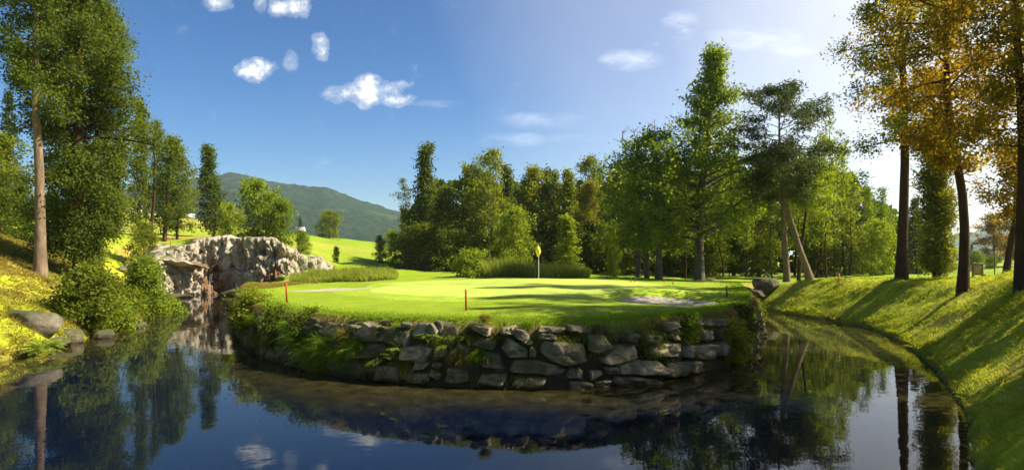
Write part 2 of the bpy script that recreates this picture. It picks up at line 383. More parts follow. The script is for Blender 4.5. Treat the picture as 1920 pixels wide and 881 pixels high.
def sandmat():
    m,nt,out=newmat('bunker_sand'); L=nt.links.new
    g=nd(nt,'ShaderNodeNewGeometry'); n=noise(nt,3,6,g.outputs['Position'],.6); n2=noise(nt,40,3,g.outputs['Position'])
    r=ramp(nt,n.outputs[0],[(.3,(.25,.205,.14)),(.7,(.38,.32,.22))])
    b=nd(nt,'ShaderNodeBsdfPrincipled'); b.inputs['Roughness'].default_value=.95; L(r.outputs[0],b.inputs['Base Color'])
    bp=nd(nt,'ShaderNodeBump'); bp.inputs['Strength'].default_value=.5; bp.inputs['Distance'].default_value=.04; L(n2.outputs[0],bp.inputs['Height']); L(bp.outputs[0],b.inputs['Normal'])
    L(b.outputs[0],out.inputs[0]); return m
sm=sandmat()
for (cx,cy,rx,ry),sd in zip(BUNK,(1,2,3)): sheet('sand_bunker',cx,cy,rx*.9,ry*.86,0,.045,sm,sd,n=64,k=14,rag=.1)
# ------------------------------------------------------------------ water
def watermat():
    m,nt,out=newmat('pond_water'); L=nt.links.new
    g=nd(nt,'ShaderNodeNewGeometry'); mp=nd(nt,'ShaderNodeMapping'); mp.inputs['Scale'].default_value=(1,1.0,1); L(g.outputs['Position'],mp.inputs[0])
    n=noise(nt,1.6,3,mp.outputs[0],.5); n2=noise(nt,.25,3,g.outputs['Position'])
    n4=noise(nt,7.0,2,mp.outputs[0],.5)
    r0_=ramp(nt,n2.outputs[0],[(.35,(.0015,.004,.013)),(.7,(.003,.005,.010))]); sa=nd(nt,'ShaderNodeAttribute',attribute_name='shallow')
    r=nd(nt,'ShaderNodeMix',data_type='RGBA'); n5=noise(nt,2.2,5,g.outputs['Position'],.65); rb=ramp(nt,n5.outputs[0],[(.35,(.014,.012,.003)),(.65,(.050,.040,.009))]); L(sa.outputs['Fac'],r.inputs[0]); L(r0_.outputs[0],r.inputs[6]); L(rb.outputs[0],r.inputs[7])
    b=nd(nt,'ShaderNodeBsdfPrincipled'); b.inputs['Roughness'].default_value=.015; b.inputs['IOR'].default_value=1.31
    L(r.outputs[2],b.inputs['Base Color'])
    hsum=math_(nt,'ADD',n.outputs[0],mul(nt,n4.outputs[0],.12))
    bp=nd(nt,'ShaderNodeBump'); bp.inputs['Strength'].default_value=.055; bp.inputs['Distance'].default_value=.05; L(hsum,bp.inputs['Height']); L(bp.outputs[0],b.inputs['Normal'])
    L(b.outputs[0],out.inputs[0]); return m
WX=np.linspace(-34,18,3)
wx,wy=np.meshgrid(np.linspace(-36,18.5,130),np.linspace(2,56,130)); wx=wx.ravel(); wy=wy.ravel()
wd=seg_dist(wx,wy,PA,PB); wsh=np.clip(1-wd/(2.6+1.2*fbm(wx*.3,wy*.3,seed=12)),0,1)**.8
wi=(np.arange(129)[:,None]*130+np.arange(129)[None]).ravel()
me=mesh_np('pond_water',np.stack([wx,wy,wx*0],1),[np.stack([wi,wi+1,wi+131,wi+130],1)],True,{'shallow':('FLOAT',wsh)})
mob('pond_water',me,watermat(),kind='structure')
# ------------------------------------------------------------------ plant generators
def norm(v): return v/np.maximum(np.linalg.norm(v,axis=-1,keepdims=True),1e-9)
class Geo:
    def __init__(s): s.V=[];s.Q=[];s.T=[];s.n=0
    def tube(s,P,r,k=6,cap=True):
        P=np.asarray(P,float); r=np.broadcast_to(np.asarray(r,float),(len(P),))
        t=norm(np.gradient(P,axis=0)); ref=np.array([1,0,0]) if abs(t[0][0])<.9 else np.array([0,1,0])
        u=norm(np.cross(t,ref)); v=np.cross(t,u); a=np.arange(k)*2*math.pi/k
        ring=P[:,None]+r[:,None,None]*(u[:,None]*np.cos(a)[None,:,None]+v[:,None]*np.sin(a)[None,:,None])
        s.V.append(ring.reshape(-1,3)); m=len(P)
        j=np.arange(k); 
        for i in range(m-1):
            a0=s.n+i*k+j; b0=s.n+i*k+(j+1)%k
            s.Q.append(np.stack([a0,b0,b0+k,a0+k],1))
        s.n+=m*k
        if cap:
            s.V.append(P[-1:]); e=s.n-k
            s.T.append(np.stack([e+j,e+(j+1)%k,np.full(k,s.n)],1)); s.n+=1
    def mesh(s,name,smooth=True,**kw):
        F=[]
        if s.Q: F.append(np.concatenate(s.Q))
        if s.T: F.append(np.concatenate(s.T))
        return mesh_np(name,np.concatenate(s.V),F,smooth,**kw)
def leaves_mesh(name,C,tint,size,rng,aspect=.6,up=.5,out=None,droop=None):
    n=len(C); nrm=norm(rng.normal(size=(n,3))+np.array([0,0,up])+(0 if out is None else out*.6))
    a=norm(np.cross(nrm,rng.normal(size=(n,3))))
    if droop is not None: a=norm(a+droop)
    b=norm(np.cross(nrm,a)); s=(size*rng.uniform(.45,1.65,(n,1)))
    V=np.stack([C-a*s*.5,C+b*s*.5*aspect-a*s*.05,C+a*s*.5,C-b*s*.5*aspect-a*s*.05],1).reshape(-1,3)
    Q=np.arange(4*n).reshape(n,4)
    return mesh_np(name,V,[Q],False,{'tint':('FLOAT',np.repeat(tint,4))})
SH={'round':lambda u:math.sqrt(max(0,1-(2*u-.9)**2/1.25)),
    'oval':lambda u:(math.sin(math.pi*min(1,max(0,u*.9+.1))))**.6,
    'cone':lambda u:(1-u)**.85*.95+.05,
    'col':lambda u:min(1,.55+u*2)*(1-max(0,u-.75)/.25*.75),
    'oak':lambda u:(1-u)**1.15*(.75+.25*math.sin(min(1,u*4)*1.57))+.05,
 'spire':lambda u:max(.12,(1-u)**1.1*min(1,.4+u*3)),
    'top':lambda u:math.sin(math.pi*min(1,u*.75+.2))**.8}
def tree_geo(seed,H,hb,R,shape='round',nl=36,tw=7,lc=22,leaf=.2,rc=.42,up=(.1,.9),droop=.15,path=None,r0=.22,flat=.8,start=.3,base_flare=1.35,irr=.25,aspect=.6,leafdroop=None,limbr=.3,bare=0,upn=.5,asym=None):
    rng=np.random.default_rng(seed); sh=SH[shape]
    if path is None:
        k=7; P=np.zeros((k,3)); P[:,2]=np.linspace(0,H,k); P[1:,:2]=np.cumsum(rng.normal(0,.012*H,(k-1,2)),0)
    else:
        P=np.array(path,float)
    tt=P[:,2]/P[-1,2]
    def pt(t): return np.array([np.interp(t,tt,P[:,0]),np.interp(t,tt,P[:,1]),np.interp(t,tt,P[:,2])])
    G=Geo(); ts=np.linspace(0,1,15); rad=r0*((1-ts)**.8*.93+.03); rad[0]*=base_flare; rad[1]*=1+.15*(base_flare-1)
    pts=np.array([pt(t) for t in ts]); pts[0,2]-=.35
    G.tube(pts,rad,10)
    C=[];T=[];O=[]
    def cl(c,o,n=None):
        n=int(n or lc); C.append(c+rng.normal(0,1,(n,3))*np.array([rc,rc,rc*flat])*rng.uniform(.6,1.2)); T.append(np.clip(rng.normal(rng.uniform(.15,.85),.18,n),0,1)); O.append(np.repeat(norm(o)[None],n,0))
    for i in range(nl):
        u=(i+.5)/nl; t=hb+(1-hb)*u*.97; b=pt(t)
        L=R*sh(u)*rng.uniform(1-irr*1.3,1+irr); a=i*2.399+rng.normal(0,.35)
        if asym: L*=1+asym[1]*math.cos(a-asym[0])
        e=up[0]+(up[1]-up[0])*u+rng.normal(0,.15)
        d=np.array([math.cos(a)*math.cos(e),math.sin(a)*math.cos(e),math.sin(e)])
        s=np.linspace(0,1,6); side=rng.normal(0,.12,3)
        Lp=b+L*(s[:,None]*d+(s**2)[:,None]*(np.array([0,0,-droop])+side))
        rl=max(.012,r0*(1-t)**.7*limbr)*(1-s*.85)*min(1.4,max(.4,L/2))
        G.tube(Lp,rl,5,False)
        if i<bare: 
            continue
        for j in range(tw):
            q=start+(1-start)*(j+rng.uniform(0,1))/tw
            p=np.array([np.interp(q,s,Lp[:,k2]) for k2 in range(3)])
            td=norm(d*rng.uniform(.2,.9)+rng.normal(0,.55,3)+np.array([0,0,.15-droop])); tl=rng.uniform(.15,.42)*max(L,.5)*(1.15-.5*q)
            e2=p+td*tl
            G.tube(np.stack([p,p+td*tl*.5+rng.normal(0,.03,3),e2]),[rl[3]*.6,rl[3]*.4,.006],3,False)
            cl(e2,td); 
            if tl>.5: cl(p+td*tl*.5,td,lc*.6)
        cl(Lp[-1],d)
    cl(pt(.99)+np.array([0,0,.1]),np.array([0,0,1.]))
    C=np.concatenate(C);T=np.concatenate(T);O=np.concatenate(O)
    return G,(C,T,O,leaf,rng,aspect,upn,leafdroop)
def tree_meshes(name,*a,**k):
    G,(C,T,O,leaf,rng,aspect,upn,ld)=tree_geo(*a,**k)
    return G.mesh(name+'_trunk'),leaves_mesh(name+'_crown',C,T,leaf,rng,aspect,upn,O,ld)
PROTO={}
def proto(key,*a,**k): PROTO[key]=(tree_meshes(key,*a,**k),k.get('_h',a[1]),a[3])
def place(key,name,label,cat,loc,H,Rr=None,rz=None,bark='bark_grey',leaf='leaf_mid',group=None):
    (tm,cm),h0,r0=PROTO[key]; sz=H/h0; sr=(Rr/r0) if Rr else sz
    o=empty(name,loc,random.uniform(0,6.28) if rz is None else rz,(sr,sr,sz),label=label,cat=cat,group=group)
    for nm,me,mt in (('trunk',tm,bark),('crown',cm,leaf)):
        mk=me.name+mt
        m2=bpy.data.meshes.get(mk)
        if m2 is None:
            if not me.materials: me.materials.append(M[mt]); m2=me; me.name=mk; 
            else: m2=me.copy(); m2.name=mk; m2.materials[0]=M[mt]
        mob(nm,m2,None,o)
    return o
def uniq(name,label,loc,tm,cm,bark,leaf,cat='tree',group=None,rz=0):
    o=empty(name,loc,rz,label=label,cat=cat,group=group)
    mob('trunk',tm,M[bark],o); mob('crown',cm,M[leaf],o); return o
random.seed(5)
S=lambda px,py,D:(PX(px,D),D,PZ(py,D))
# --- background prototypes (metres)
proto('broad',11,12,.12,3.2,'oval',nl=52,tw=8,lc=20,leaf=.26,rc=.42,irr=.4)
proto('broad2',12,12,.10,3.0,'round',nl=48,tw=8,lc=20,leaf=.28,rc=.45,irr=.45,up=(0,.8))
proto('alder',13,13,.22,2.2,'col',nl=46,tw=7,lc=16,leaf=.22,rc=.34,irr=.45,up=(.3,1.0),r0=.15)
proto('birch',14,13,.25,1.6,'oval',nl=34,tw=6,lc=12,leaf=.18,rc=.30,irr=.5,up=(.5,1.1),r0=.11,droop=.35)
proto('birch2',15,13,.35,1.9,'spire',nl=34,tw=6,lc=11,leaf=.18,rc=.30,irr=.55,up=(.3,.9),r0=.11,droop=.3)
proto('spruce',16,14,.06,2.5,'cone',nl=95,tw=7,lc=12,leaf=.24,rc=.22,irr=.2,up=(-.15,.3),droop=.25,flat=.45,aspect=.35,r0=.16,start=.2,limbr=.14)
proto('spire',17,13,.08,2.4,'spire',nl=70,tw=7,lc=15,leaf=.24,rc=.34,irr=.35,up=(.1,.7),r0=.16)
proto('bushtree',18,6,.05,2.6,'round',nl=40,tw=8,lc=20,leaf=.22,rc=.36,irr=.3,up=(.1,1.1),r0=.10)
proto('sparse',19,13,.2,1.5,'col',nl=36,tw=5,lc=8,leaf=.2,rc=.28,irr=.6,up=(-.1,.6),r0=.10,droop=.3)
def bt(key,name,label,px,D,ytop,Rpx,bark='bark_grey',leaf='leaf_mid',group=None,cat='tree',sink=.1,ybase=None):
    x=PX(px,D); z=zf(x,D)-sink; H=PZ(ytop,D)-z; return place(key,name,label,cat,(x,D,z),H,Rpx/F*D,None,bark,leaf,group)
TL='trees of the dark treeline behind the green'
# (proto,name,label,px,D,ytop,Rpx,bark,leaf)
BT=[
('birch','birch_tree','thin airy tree standing at the far left end of the central treeline, beside the mountain',762,66,335,20,'bark_dark','leaf_dark'),
('spire','broadleaf_tree','tallest dark tree near the left end of the central treeline with a pointed double top',800,64,268,44,'bark_dark','leaf_dark'),
('broad','broadleaf_tree','dark rounded tree filling the treeline just right of its tallest left hand tree',842,62,355,42,'bark_grey','leaf_dark'),
('broad2','broadleaf_tree','broad mid green tree with a blunt top left of the tree with the pale trunk',882,60,318,44,'bark_grey','leaf_mid'),
('alder','alder_tree','tall slim tree with a loose crown and a long bare pale trunk in the treeline',925,57,288,34,'bark_pale','leaf_mid'),
('spire','broadleaf_tree','dark narrow topped tree directly right of the pale trunked tree in the treeline',958,61,310,38,'bark_dark','leaf_dark'),
('broad','broadleaf_tree','dark tree with a green top behind the flagstick, lower than its left neighbour',992,63,318,36,'bark_dark','leaf_mid'),
('broad2','broadleaf_tree','rounded dark tree between the flagstick and the yellowing tree',1036,64,326,38,'bark_dark','leaf_dark'),
('spire','broadleaf_tree','mid green tree with a pointed top left of the yellowing tree',1074,62,318,36,'bark_grey','leaf_mid'),
('alder','broadleaf_tree','slim pale green tree rising just behind the yellowing tree',1114,68,300,32,'bark_grey','leaf_mid'),
('broad','broadleaf_tree','yellowing tree in the middle of the treeline left of the dead branched oak',1104,58,345,30,'bark_grey','leaf_yellow'),
('broad2','broadleaf_tree','dark tree at the foot of the dead branches, left of the big pointed oak',1160,62,322,38,'bark_dark','leaf_dark'),
('bushtree','small_tree','lit light green low tree in front of the dark trees left of the flag',966,53,405,34,'bark_grey','leaf_light'),
('spire','small_tree','bright green conical young tree just right of the flag at the back of the green',1060,50,405,38,'bark_grey','leaf_light'),
('bushtree','sapling','small bright sapling against dark shade left of the two oak trunks',1150,52,428,15,'bark_grey','leaf_light'),
('bushtree','shrub','low dark bush under the left end of the central treeline beside the tallest tree',790,58,430,45,'bark_dark','leaf_dark'),
('bushtree','shrub','dark green bush below the rounded dark tree, left of the reeds',845,56,425,42,'bark_dark','leaf_dark'),
('bushtree','shrub','light green bush at the outer left foot of the treeline, beside the meadow',738,62,440,22,'bark_grey','leaf_light'),
('bushtree','shrub','small pale bush standing alone on the meadow left of the treeline',712,72,448,13,'bark_grey','leaf_light'),
('bushtree','shrub','dark bush under the treeline directly behind the reeds',920,58,430,42,'bark_dark','leaf_mid'),
('bushtree','shrub','dark bush under the trees between flag and oak trunks',1110,57,425,45,'bark_dark','leaf_dark'),
('bushtree','shrub','shaded bush directly behind the two oak trunks',1190,56,430,45,'bark_dark','leaf_dark'),
# right of the big oak
('alder','broadleaf_tree','yellow green slim tree directly left of the pines',1425,60,288,34,'bark_grey','leaf_light'),
('broad','broadleaf_tree','dark green tree behind the big pointed oak on its left side',1258,60,300,40,'bark_dark','leaf_mid'),
('broad2','broadleaf_tree','green tree filling the gap right of the big pointed oak',1375,60,300,38,'bark_grey','leaf_mid'),
('sparse','larch_tree','tall sparse tree with a thin feathery top right of the pines',1550,48,188,26,'bark_dark','leaf_mid'),
('alder','broadleaf_tree','light yellow green tree right of the leaning pine trunk',1530,54,262,34,'bark_dark','leaf_light'),
('birch2','birch_tree','yellow green airy tree between the feathery tree and the slim spruce',1585,56,270,36,'bark_dark','leaf_light'),
('sparse','spruce_tree','slim tiered spruce left of the nearest straight dark trunk',1616,58,318,28,'bark_dark','needle_pine'),
('birch2','birch_tree','low pale tree just left of the nearest straight dark trunk',1658,60,352,26,'bark_dark','leaf_light'),
('bushtree','small_tree','bright low tree beside the foot of the nearest straight dark trunk',1650,50,425,28,'bark_grey','leaf_light'),
('alder','birch_tree','light tree with thin stems behind the crossing pine trunks',1490,60,300,34,'bark_dark','leaf_light'),
('spruce','spruce_tree','dark spruce just right of the nearest straight dark trunk',1718,52,368,34,'bark_dark','needle_dark'),
('bushtree','shrub','low green bush under the trees behind the mossy boulder',1420,58,435,40,'bark_dark','leaf_mid'),
('bushtree','shrub','low dark bush behind the leaning pine foot',1540,58,440,40,'bark_dark','leaf_mid'),
('bushtree','shrub','low bush behind the big pointed oak trunk',1330,56,430,45,'bark_dark','leaf_mid'),
('bushtree','shrub','low dark bush left of the big pointed oak trunk',1262,56,440,40,'bark_dark','leaf_dark'),
('bushtree','shrub','low bush at the foot of the slim spruce',1606,56,440,36,'bark_dark','leaf_mid'),
('bushtree','shrub','rounded bright bush on the far grass between the two nearest right trunks',1782,75,470,15,'bark_grey','leaf_light'),
('bushtree','shrub','round bush directly behind the wooden notice board',1830,74,475,13,'bark_grey','leaf_light'),
('bushtree','shrub','bright low bush right of the notice board',1858,80,482,10,'bark_grey','leaf_light'),
('spruce','spruce_tree','tiny dark conical spruce far behind the notice board',1823,120,456,8,'bark_dark','needle_dark'),
('broad2','broadleaf_tree','distant dark leafy tree beyond the notice board, left one of the far pair',1866,95,405,28,'bark_dark','leaf_flare_olive'),
('broad','broadleaf_tree','distant dark leafy tree at the right picture edge behind the leaning trunk',1915,90,385,34,'bark_dark','leaf_flare_olive'),
# left side
('spruce','spruce_tree','tall dark conical spruce at the left picture edge behind the pale trunk',12,48,165,34,'bark_dark','needle_dark'),
('broad','broadleaf_tree','leafy green tree below the dark spruce at the left picture edge',-8,44,255,50,'bark_grey','leaf_mid'),
('col','birch','x',0,0,0,0,'',''),
('spire','narrow_tree','narrow tall tree on the fairway right of the big dark tree',262,64,190,30,'bark_grey','leaf_dark'),
('broad','round_tree','tree with rounded leaning crown on the fairway, casting a shadow to its side',332,60,262,34,'bark_dark','leaf_mid'),
('spire','dense_tree','dense dark tree left of the rounded light bush above the rock face',400,66,272,38,'bark_dark','leaf_dark'),
('alder','broadleaf_tree','small light crown between the narrow tall tree and the dark bare pole tree',302,66,232,16,'bark_dark','leaf_dark'),
('bushtree','round_shrub','round light green willow bush above the rock face',430,57,392,28,'bark_grey','leaf_light'),
('bushtree','large_shrub','large sunlit green bush mass above the right part of the rock face',482,60,352,46,'bark_grey','leaf_light'),
('bushtree','shrub','lower sunlit bush sloping down to the right end of the rock face',525,58,385,34,'bark_grey','leaf_light'),
('bushtree','shrub','small green bush growing beside the right end of the rock face',568,57,440,14,'bark_grey','leaf_light'),
('bushtree','shrub','dark bush directly behind the pale lit trunk',42,38,360,36,'bark_dark','leaf_dark'),
('bushtree','shrub','dark rounded bush between the pale lit trunk and the big dark tree',98,40,372,26,'bark_dark','leaf_dark'),
('bushtree','shrub','dark low bush at the far left picture edge under the spruce',2,36,365,34,'bark_dark','leaf_dark'),
('bushtree','shrub','low leafy bush at the foot of the narrow tall tree on the fairway',268,50,425,24,'bark_grey','leaf_mid'),
('bushtree','small_tree','lone round tree on the meadow crest in front of the mountain',617,132,401,22,'bark_grey','leaf_mid'),
('spruce','spruce_tree','little dark conifer at the crest left of the lone round tree',562,135,407,8,'bark_dark','needle_dark'),
('spruce','spruce_tree','small conifer on the crest between the leaning crown tree and the dense dark tree',348,118,382,9,'bark_dark','needle_dark'),
('broad2','broadleaf_tree','distant dark tree on the crest left of the white roofed farm',205,122,372,16,'bark_dark','leaf_dark'),
('bushtree','shrub','tiny bush on the meadow slope right of the rock face',630,64,466,6,'bark_grey','leaf_mid'),
]
for r in BT:
    if r[0]=='col': continue
    k,nm,lb,px,D,yt,rp,bk,lf=r
    bt(k,nm,lb,px,D,yt,rp,bk,lf,cat={'shrub':'bush','round_shrub':'bush','large_shrub':'bush'}.get(nm,'tree'))
# dead pole tree on the fairway
def pole_tree():
    x=PX(284,56); z=zf(x,56); H=PZ(228,56)-z
    tm,cm=tree_meshes('pole_tree',77,H,.45,.55,'cone',nl=26,tw=3,lc=7,leaf=.16,rc=.16,up=(-.3,.3),r0=.17,irr=.5)
    uniq('spruce_tree','thin dark pole like tree with a feathery tip on the fairway',(x,56,z),tm,cm,'bark_dark','needle_dark')
pole_tree()
# --- far wood behind the treeline: one mass
def wood():
    rng=np.random.default_rng(90); n=64000
    px=rng.uniform(755,1740,n); D=rng.uniform(66,84,n)
    top=np.interp(px,[755,800,900,1000,1100,1200,1300,1400,1500,1600,1680,1740],[400,350,340,345,340,330,315,318,310,340,400,440])
    top=top+26*fbm(px*.035,px*0,seed=8)+14*fbm(px*.12,px*0,seed=9)
    v=rng.uniform(0,1,n)**.8; ok=fbm(px*.05,v*5,D*.2,seed=14)>-.12
    x=PX(px,D); zb=zf(x,D); z=zb+(PZ(top,D)-zb)*v
    C=np.stack([x,D,z],1)[ok]; T=np.clip(.5+.6*fbm(C[:,0]*.4,C[:,2]*.6,seed=15)+rng.normal(0,.15,len(C)),0,1)
    me=leaves_mesh('far_wood',C,T,.75,rng,.6,.3)
    mob('far_wood',me,M['leaf_dark'],label='dark mass of woodland foliage filling the gaps behind the treeline',cat='woodland',kind='stuff')
wood()
# slender trunks standing in front of the wood (right half)
def slim_trunks():
    rng=np.random.default_rng(4)
    L=[(1356,'slim dark trunk with a small crown just right of the big pointed oak trunk'),(1398,'slim leafy stemmed tree left of the mossy boulder'),(1448,'slim tree directly left of the straight pine trunk'),
       (1565,'slim tree stem right of the leaning pine foot'),(1592,'slim tree stem left of the slim spruce'),(1632,'slim tree stem left of the low pale tree'),(1285,'slim dark stem between the short limbed oak and the big pointed oak')]
    for i,(px,lb) in enumerate(L):
        D=50+rng.uniform(0,5); x=PX(px,D); z=zf(x,D); H=rng.uniform(7,9.5)
        place('birch2' if i%2 else 'birch','slim_tree',lb,'tree',(x,D,z),H,1.1,None,'bark_dark','leaf_light' if i%2 else 'leaf_mid')
slim_trunks()
# ------------------------------------------------------------------ individual trees
def PT(base,pts,D):
    """trunk path relative to its base from picture points at distance D"""
    bx,by,bz=base; r=[]
    for i,(px,py) in enumerate(pts): r.append((PX(px,D)-bx,.12*math.sin(i*2.1)*i/len(pts),PZ(py,D)-bz))
    r[0]=(0,0,0); return r
# left: pale trunk
b=at(76,27); P_=PT(b,[(76,442),(74,330),(68,200),(66,80),(70,-40),(74,-170)],27)
tm,cm=tree_meshes('left_tall',201,P_[-1][2],.48,1.75,'oval',nl=40,tw=9,lc=56,leaf=.11,rc=.24,path=P_,r0=.25,up=(-.25,.6),irr=.45,droop=.3,start=.25)
uniq('tall_tree','tall tree with a pale sunlit bare lower trunk at the left, near the bank top',b,tm,cm,'bark_pine','leaf_dark')
# left: big dark tree
b=at(152,29.5); P_=PT(b,[(152,446),(148,330),(146,200),(150,80),(156,-40),(160,-180)],29.5)
tm,cm=tree_meshes('left_big',202,P_[-1][2],.07,2.45,'oval',nl=100,tw=11,lc=80,leaf=.115,rc=.30,path=P_,r0=.36,up=(-.2,.7),irr=.4,droop=.2,start=.2)
uniq('big_dark_tree','huge dense dark green tree clothed in leaves almost to the ground, left of the pond',b,tm,cm,'bark_dark','leaf_dark')
b=at(180,31.5); P_=PT(b,[(170,440),(180,330),(184,200),(190,90),(196,10)],31.5)
tm,cm=tree_meshes('left_big_b',203,P_[-1][2],.16,1.6,'oval',nl=44,tw=9,lc=64,leaf=.115,rc=.28,path=P_,r0=.2,up=(-.1,.6),irr=.4,droop=.2)
uniq('broadleaf_tree','second leafy tree pressed against the right side of the huge dark tree',b,tm,cm,'bark_dark','leaf_mid')
# fairway tree (slim, leafy low)
b=at(308,58); P_=PT(b,[(308,438),(312,400),(314,340),(318,300),(322,262)],58)
tm,cm=tree_meshes('fair_tree',204,P_[-1][2],.16,1.5,'oval',nl=40,tw=6,lc=16,leaf=.2,rc=.3,path=P_,r0=.2,up=(0,.8),irr=.4)
uniq('broadleaf_tree','slim dark stemmed tree with a curved foot on the fairway left of the rounded crown',b,tm,cm,'bark_dark','leaf_dark')
# big pointed oak
b=at(1311,45); P_=PT(b,[(1311,526),(1312,440),(1312,380),(1322,300),(1328,220),(1336,150),(1342,88)],45)
tm,cm=tree_meshes('big_oak',205,P_[-1][2],.16,5.2,'oak',nl=78,tw=10,lc=28,leaf=.19,rc=.36,path=P_,r0=.36,up=(.15,.8),irr=.45,droop=.1,start=.3,limbr=.34)
uniq('oak_tree','tallest tree behind the green, broad bright oak tapering to a pointed top',b,tm,cm,'bark_grey','leaf_light')
b=at(1235,45); P_=PT(b,[(1236,527),(1236,470),(1232,420),(1238,360),(1232,300),(1226,250)],45)
tm,cm=tree_meshes('oak_b',206,P_[-1][2],.2,3.2,'oval',nl=44,tw=8,lc=22,leaf=.2,rc=.38,path=P_,r0=.27,up=(0,.7),irr=.45,limbr=.36)
uniq('oak_tree','thick trunked oak left of the tallest oak, right one of the two grey trunks',b,tm,cm,'bark_grey','leaf_light')
b=at(1213,46); P_=PT(b,[(1213,527),(1211,470),(1206,420),(1200,370),(1196,320),(1190,290)],46)
tm,cm=tree_meshes('oak_c',207,P_[-1][2],.3,2.9,'round',nl=40,tw=8,lc=20,leaf=.2,rc=.38,path=P_,r0=.19,up=(0,.7),irr=.45,limbr=.36)
uniq('oak_tree','slimmer oak left of the tallest oak, left one of the two grey trunks',b,tm,cm,'bark_grey','leaf_light')
# dead branches
def dead_tree():
    D=47.5; b=at(1196,D); rng=np.random.default_rng(9); G=Geo()
    def pp(L): return np.array([(PX(x,D)-b[0],rng.normal(0,.15),PZ(y,D)-b[2]) for x,y in L])
    G.tube(pp([(1196,520),(1200,430),(1203,360),(1206,320)]),[.2,.17,.13,.1],8)
    br=[[(1206,320),(1196,290),(1175,272),(1155,262)],[(1206,320),(1212,290),(1208,262),(1204,240)],[(1206,320),(1222,290),(1240,262),(1250,232)],[(1204,345),(1180,325),(1150,318),(1128,312)],
        [(1222,290),(1228,262),(1226,225)],[(1196,290),(1192,262),(1186,240)],[(1240,262),(1256,250),(1266,236)],[(1150,318),(1140,308),(1132,300)],[(1203,360),(1172,352),(1140,345),(1126,330)],[(1175,272),(1168,258),(1166,246)],[(1208,262),(1214,248),(1216,232)]]
    for L in br:
        G.tube(pp(L),np.linspace(.075,.014,len(L)),5)
        p=pp(L)
        for _ in range(5):
            i=rng.integers(1,len(p)); q=p[i]*.6+p[i-1]*.4; e=q+np.array([rng.normal(0,.35),rng.normal(0,.3),rng.uniform(.1,.6)])
            G.tube([q,(q+e)/2+rng.normal(0,.04,3),e],[.025,.018,.008],3)
    o=empty('dead_tree',b,label='bare grey dead branches sticking up out of the oaks, left of the tallest oak',cat='tree')
    mob('trunk',G.mesh('dead_tree'),M['bark_grey'],o)
dead_tree()
# pines
b=at(1476,42); P_=PT(b,[(1477,527),(1472,460),(1468,400),(1465,330),(1462,260),(1460,168)],42)
pk=dict(tw=11,lc=46,leaf=.19,rc=.33,flat=.38,aspect=.3,irr=.3,droop=.0,start=.45,upn=.8)
tm,cm=tree_meshes('pine_a',211,P_[-1][2],.50,2.9,'top',nl=36,path=P_,r0=.24,up=(.05,.5),limbr=.36,**pk)
uniq('pine_tree','tall pine with a straight bare trunk and layered dark crown, right of the tallest oak',b,tm,cm,'bark_pine','needle_pine')
b=at(1521,40.5); P_=PT(b,[(1521,530),(1500,470),(1478,400),(1466,345),(1462,310),(1462,285)],40.5)
tm,cm=tree_meshes('pine_b',212,P_[-1][2],.62,2.2,'top',nl=22,path=P_,r0=.27,up=(.0,.4),limbr=.36,**pk)
uniq('pine_tree','pine with a strongly leaning bare trunk crossing beside the straight pine',b,tm,cm,'bark_pine','needle_pine')
b=at(1497,42.5); P_=PT(b,[(1497,529),(1502,470),(1510,400),(1516,340),(1518,300)],42.5)
tm,cm=tree_meshes('pine_c',213,P_[-1][2],.55,1.6,'top',nl=24,path=P_,r0=.14,up=(.1,.6),limbr=.3,**pk)
uniq('pine_tree','thin stemmed tree standing between the straight and the leaning pine trunks',b,tm,cm,'bark_dark','leaf_light')
# right foreground trees
rk=dict(lc=62,leaf=.105,rc=.27,irr=.55,droop=.12,start=.25)
b=at(1690,28); P_=PT(b,[(1691,527),(1694,420),(1696,300),(1695,180),(1690,60),(1688,-80),(1690,-230)],28)
tm,cm=tree_meshes('right_a',221,P_[-1][2],.33,2.4,'oval',nl=58,tw=9,path=P_,r0=.25,up=(.15,.8),**rk)
uniq('tall_tree','nearest tall tree with a straight dark trunk on the right bank, beside the pines',b,tm,cm,'bark_dark','leaf_flare_gold')
b=at(1804,21.5); P_=PT(b,[(1804,531),(1810,460),(1806,380),(1792,290),(1778,200),(1772,100),(1776,-60),(1780,-300)],21.5)
tm,cm=tree_meshes('right_b',222,P_[-1][2],.27,2.1,'oval',nl=62,tw=9,path=P_,r0=.18,up=(.15,.8),**rk)
uniq('tall_tree','tall tree with a gently bending dark trunk, middle one of three on the right bank',b,tm,cm,'bark_dark','leaf_flare_olive')
b=at(1914,17.5); P_=PT(b,[(1914,515),(1916,420),(1917,300),(1914,180),(1908,40),(1904,-140),(1900,-420)],17.5)
tm,cm=tree_meshes('right_c',223,P_[-1][2],.26,2.4,'oval',nl=62,tw=9,path=P_,r0=.16,up=(.1,.8),**dict(rk,leaf=.09,lc=66,rc=.24))
uniq('tall_tree','tall flare tinted tree whose dark trunk stands at the right picture edge',b,tm,cm,'bark_dark','leaf_flare_olive')  # warm leaf tint imitates flare and backlight
b=at(1756,35); P_=PT(b,[(1757,524),(1757,460),(1754,380),(1754,300),(1754,215)],35)
tm,cm=tree_meshes('poplar',224,P_[-1][2],.04,1.0,'col',nl=80,tw=8,lc=48,leaf=.12,rc=.26,path=P_,r0=.2,up=(.5,1.2),irr=.3)
uniq('poplar_tree','slender columnar ivy clad tree between the two nearest right trunks',b,tm,cm,'bark_dark','leaf_flare_gold')
b=at(1886,27); P_=PT(b,[(1887,516),(1895,460),(1902,410),(1904,350),(1902,290)],27)
tm,cm=tree_meshes('right_e',225,P_[-1][2],.45,1.2,'round',nl=22,tw=7,path=P_,r0=.16,up=(.1,.9),**rk)
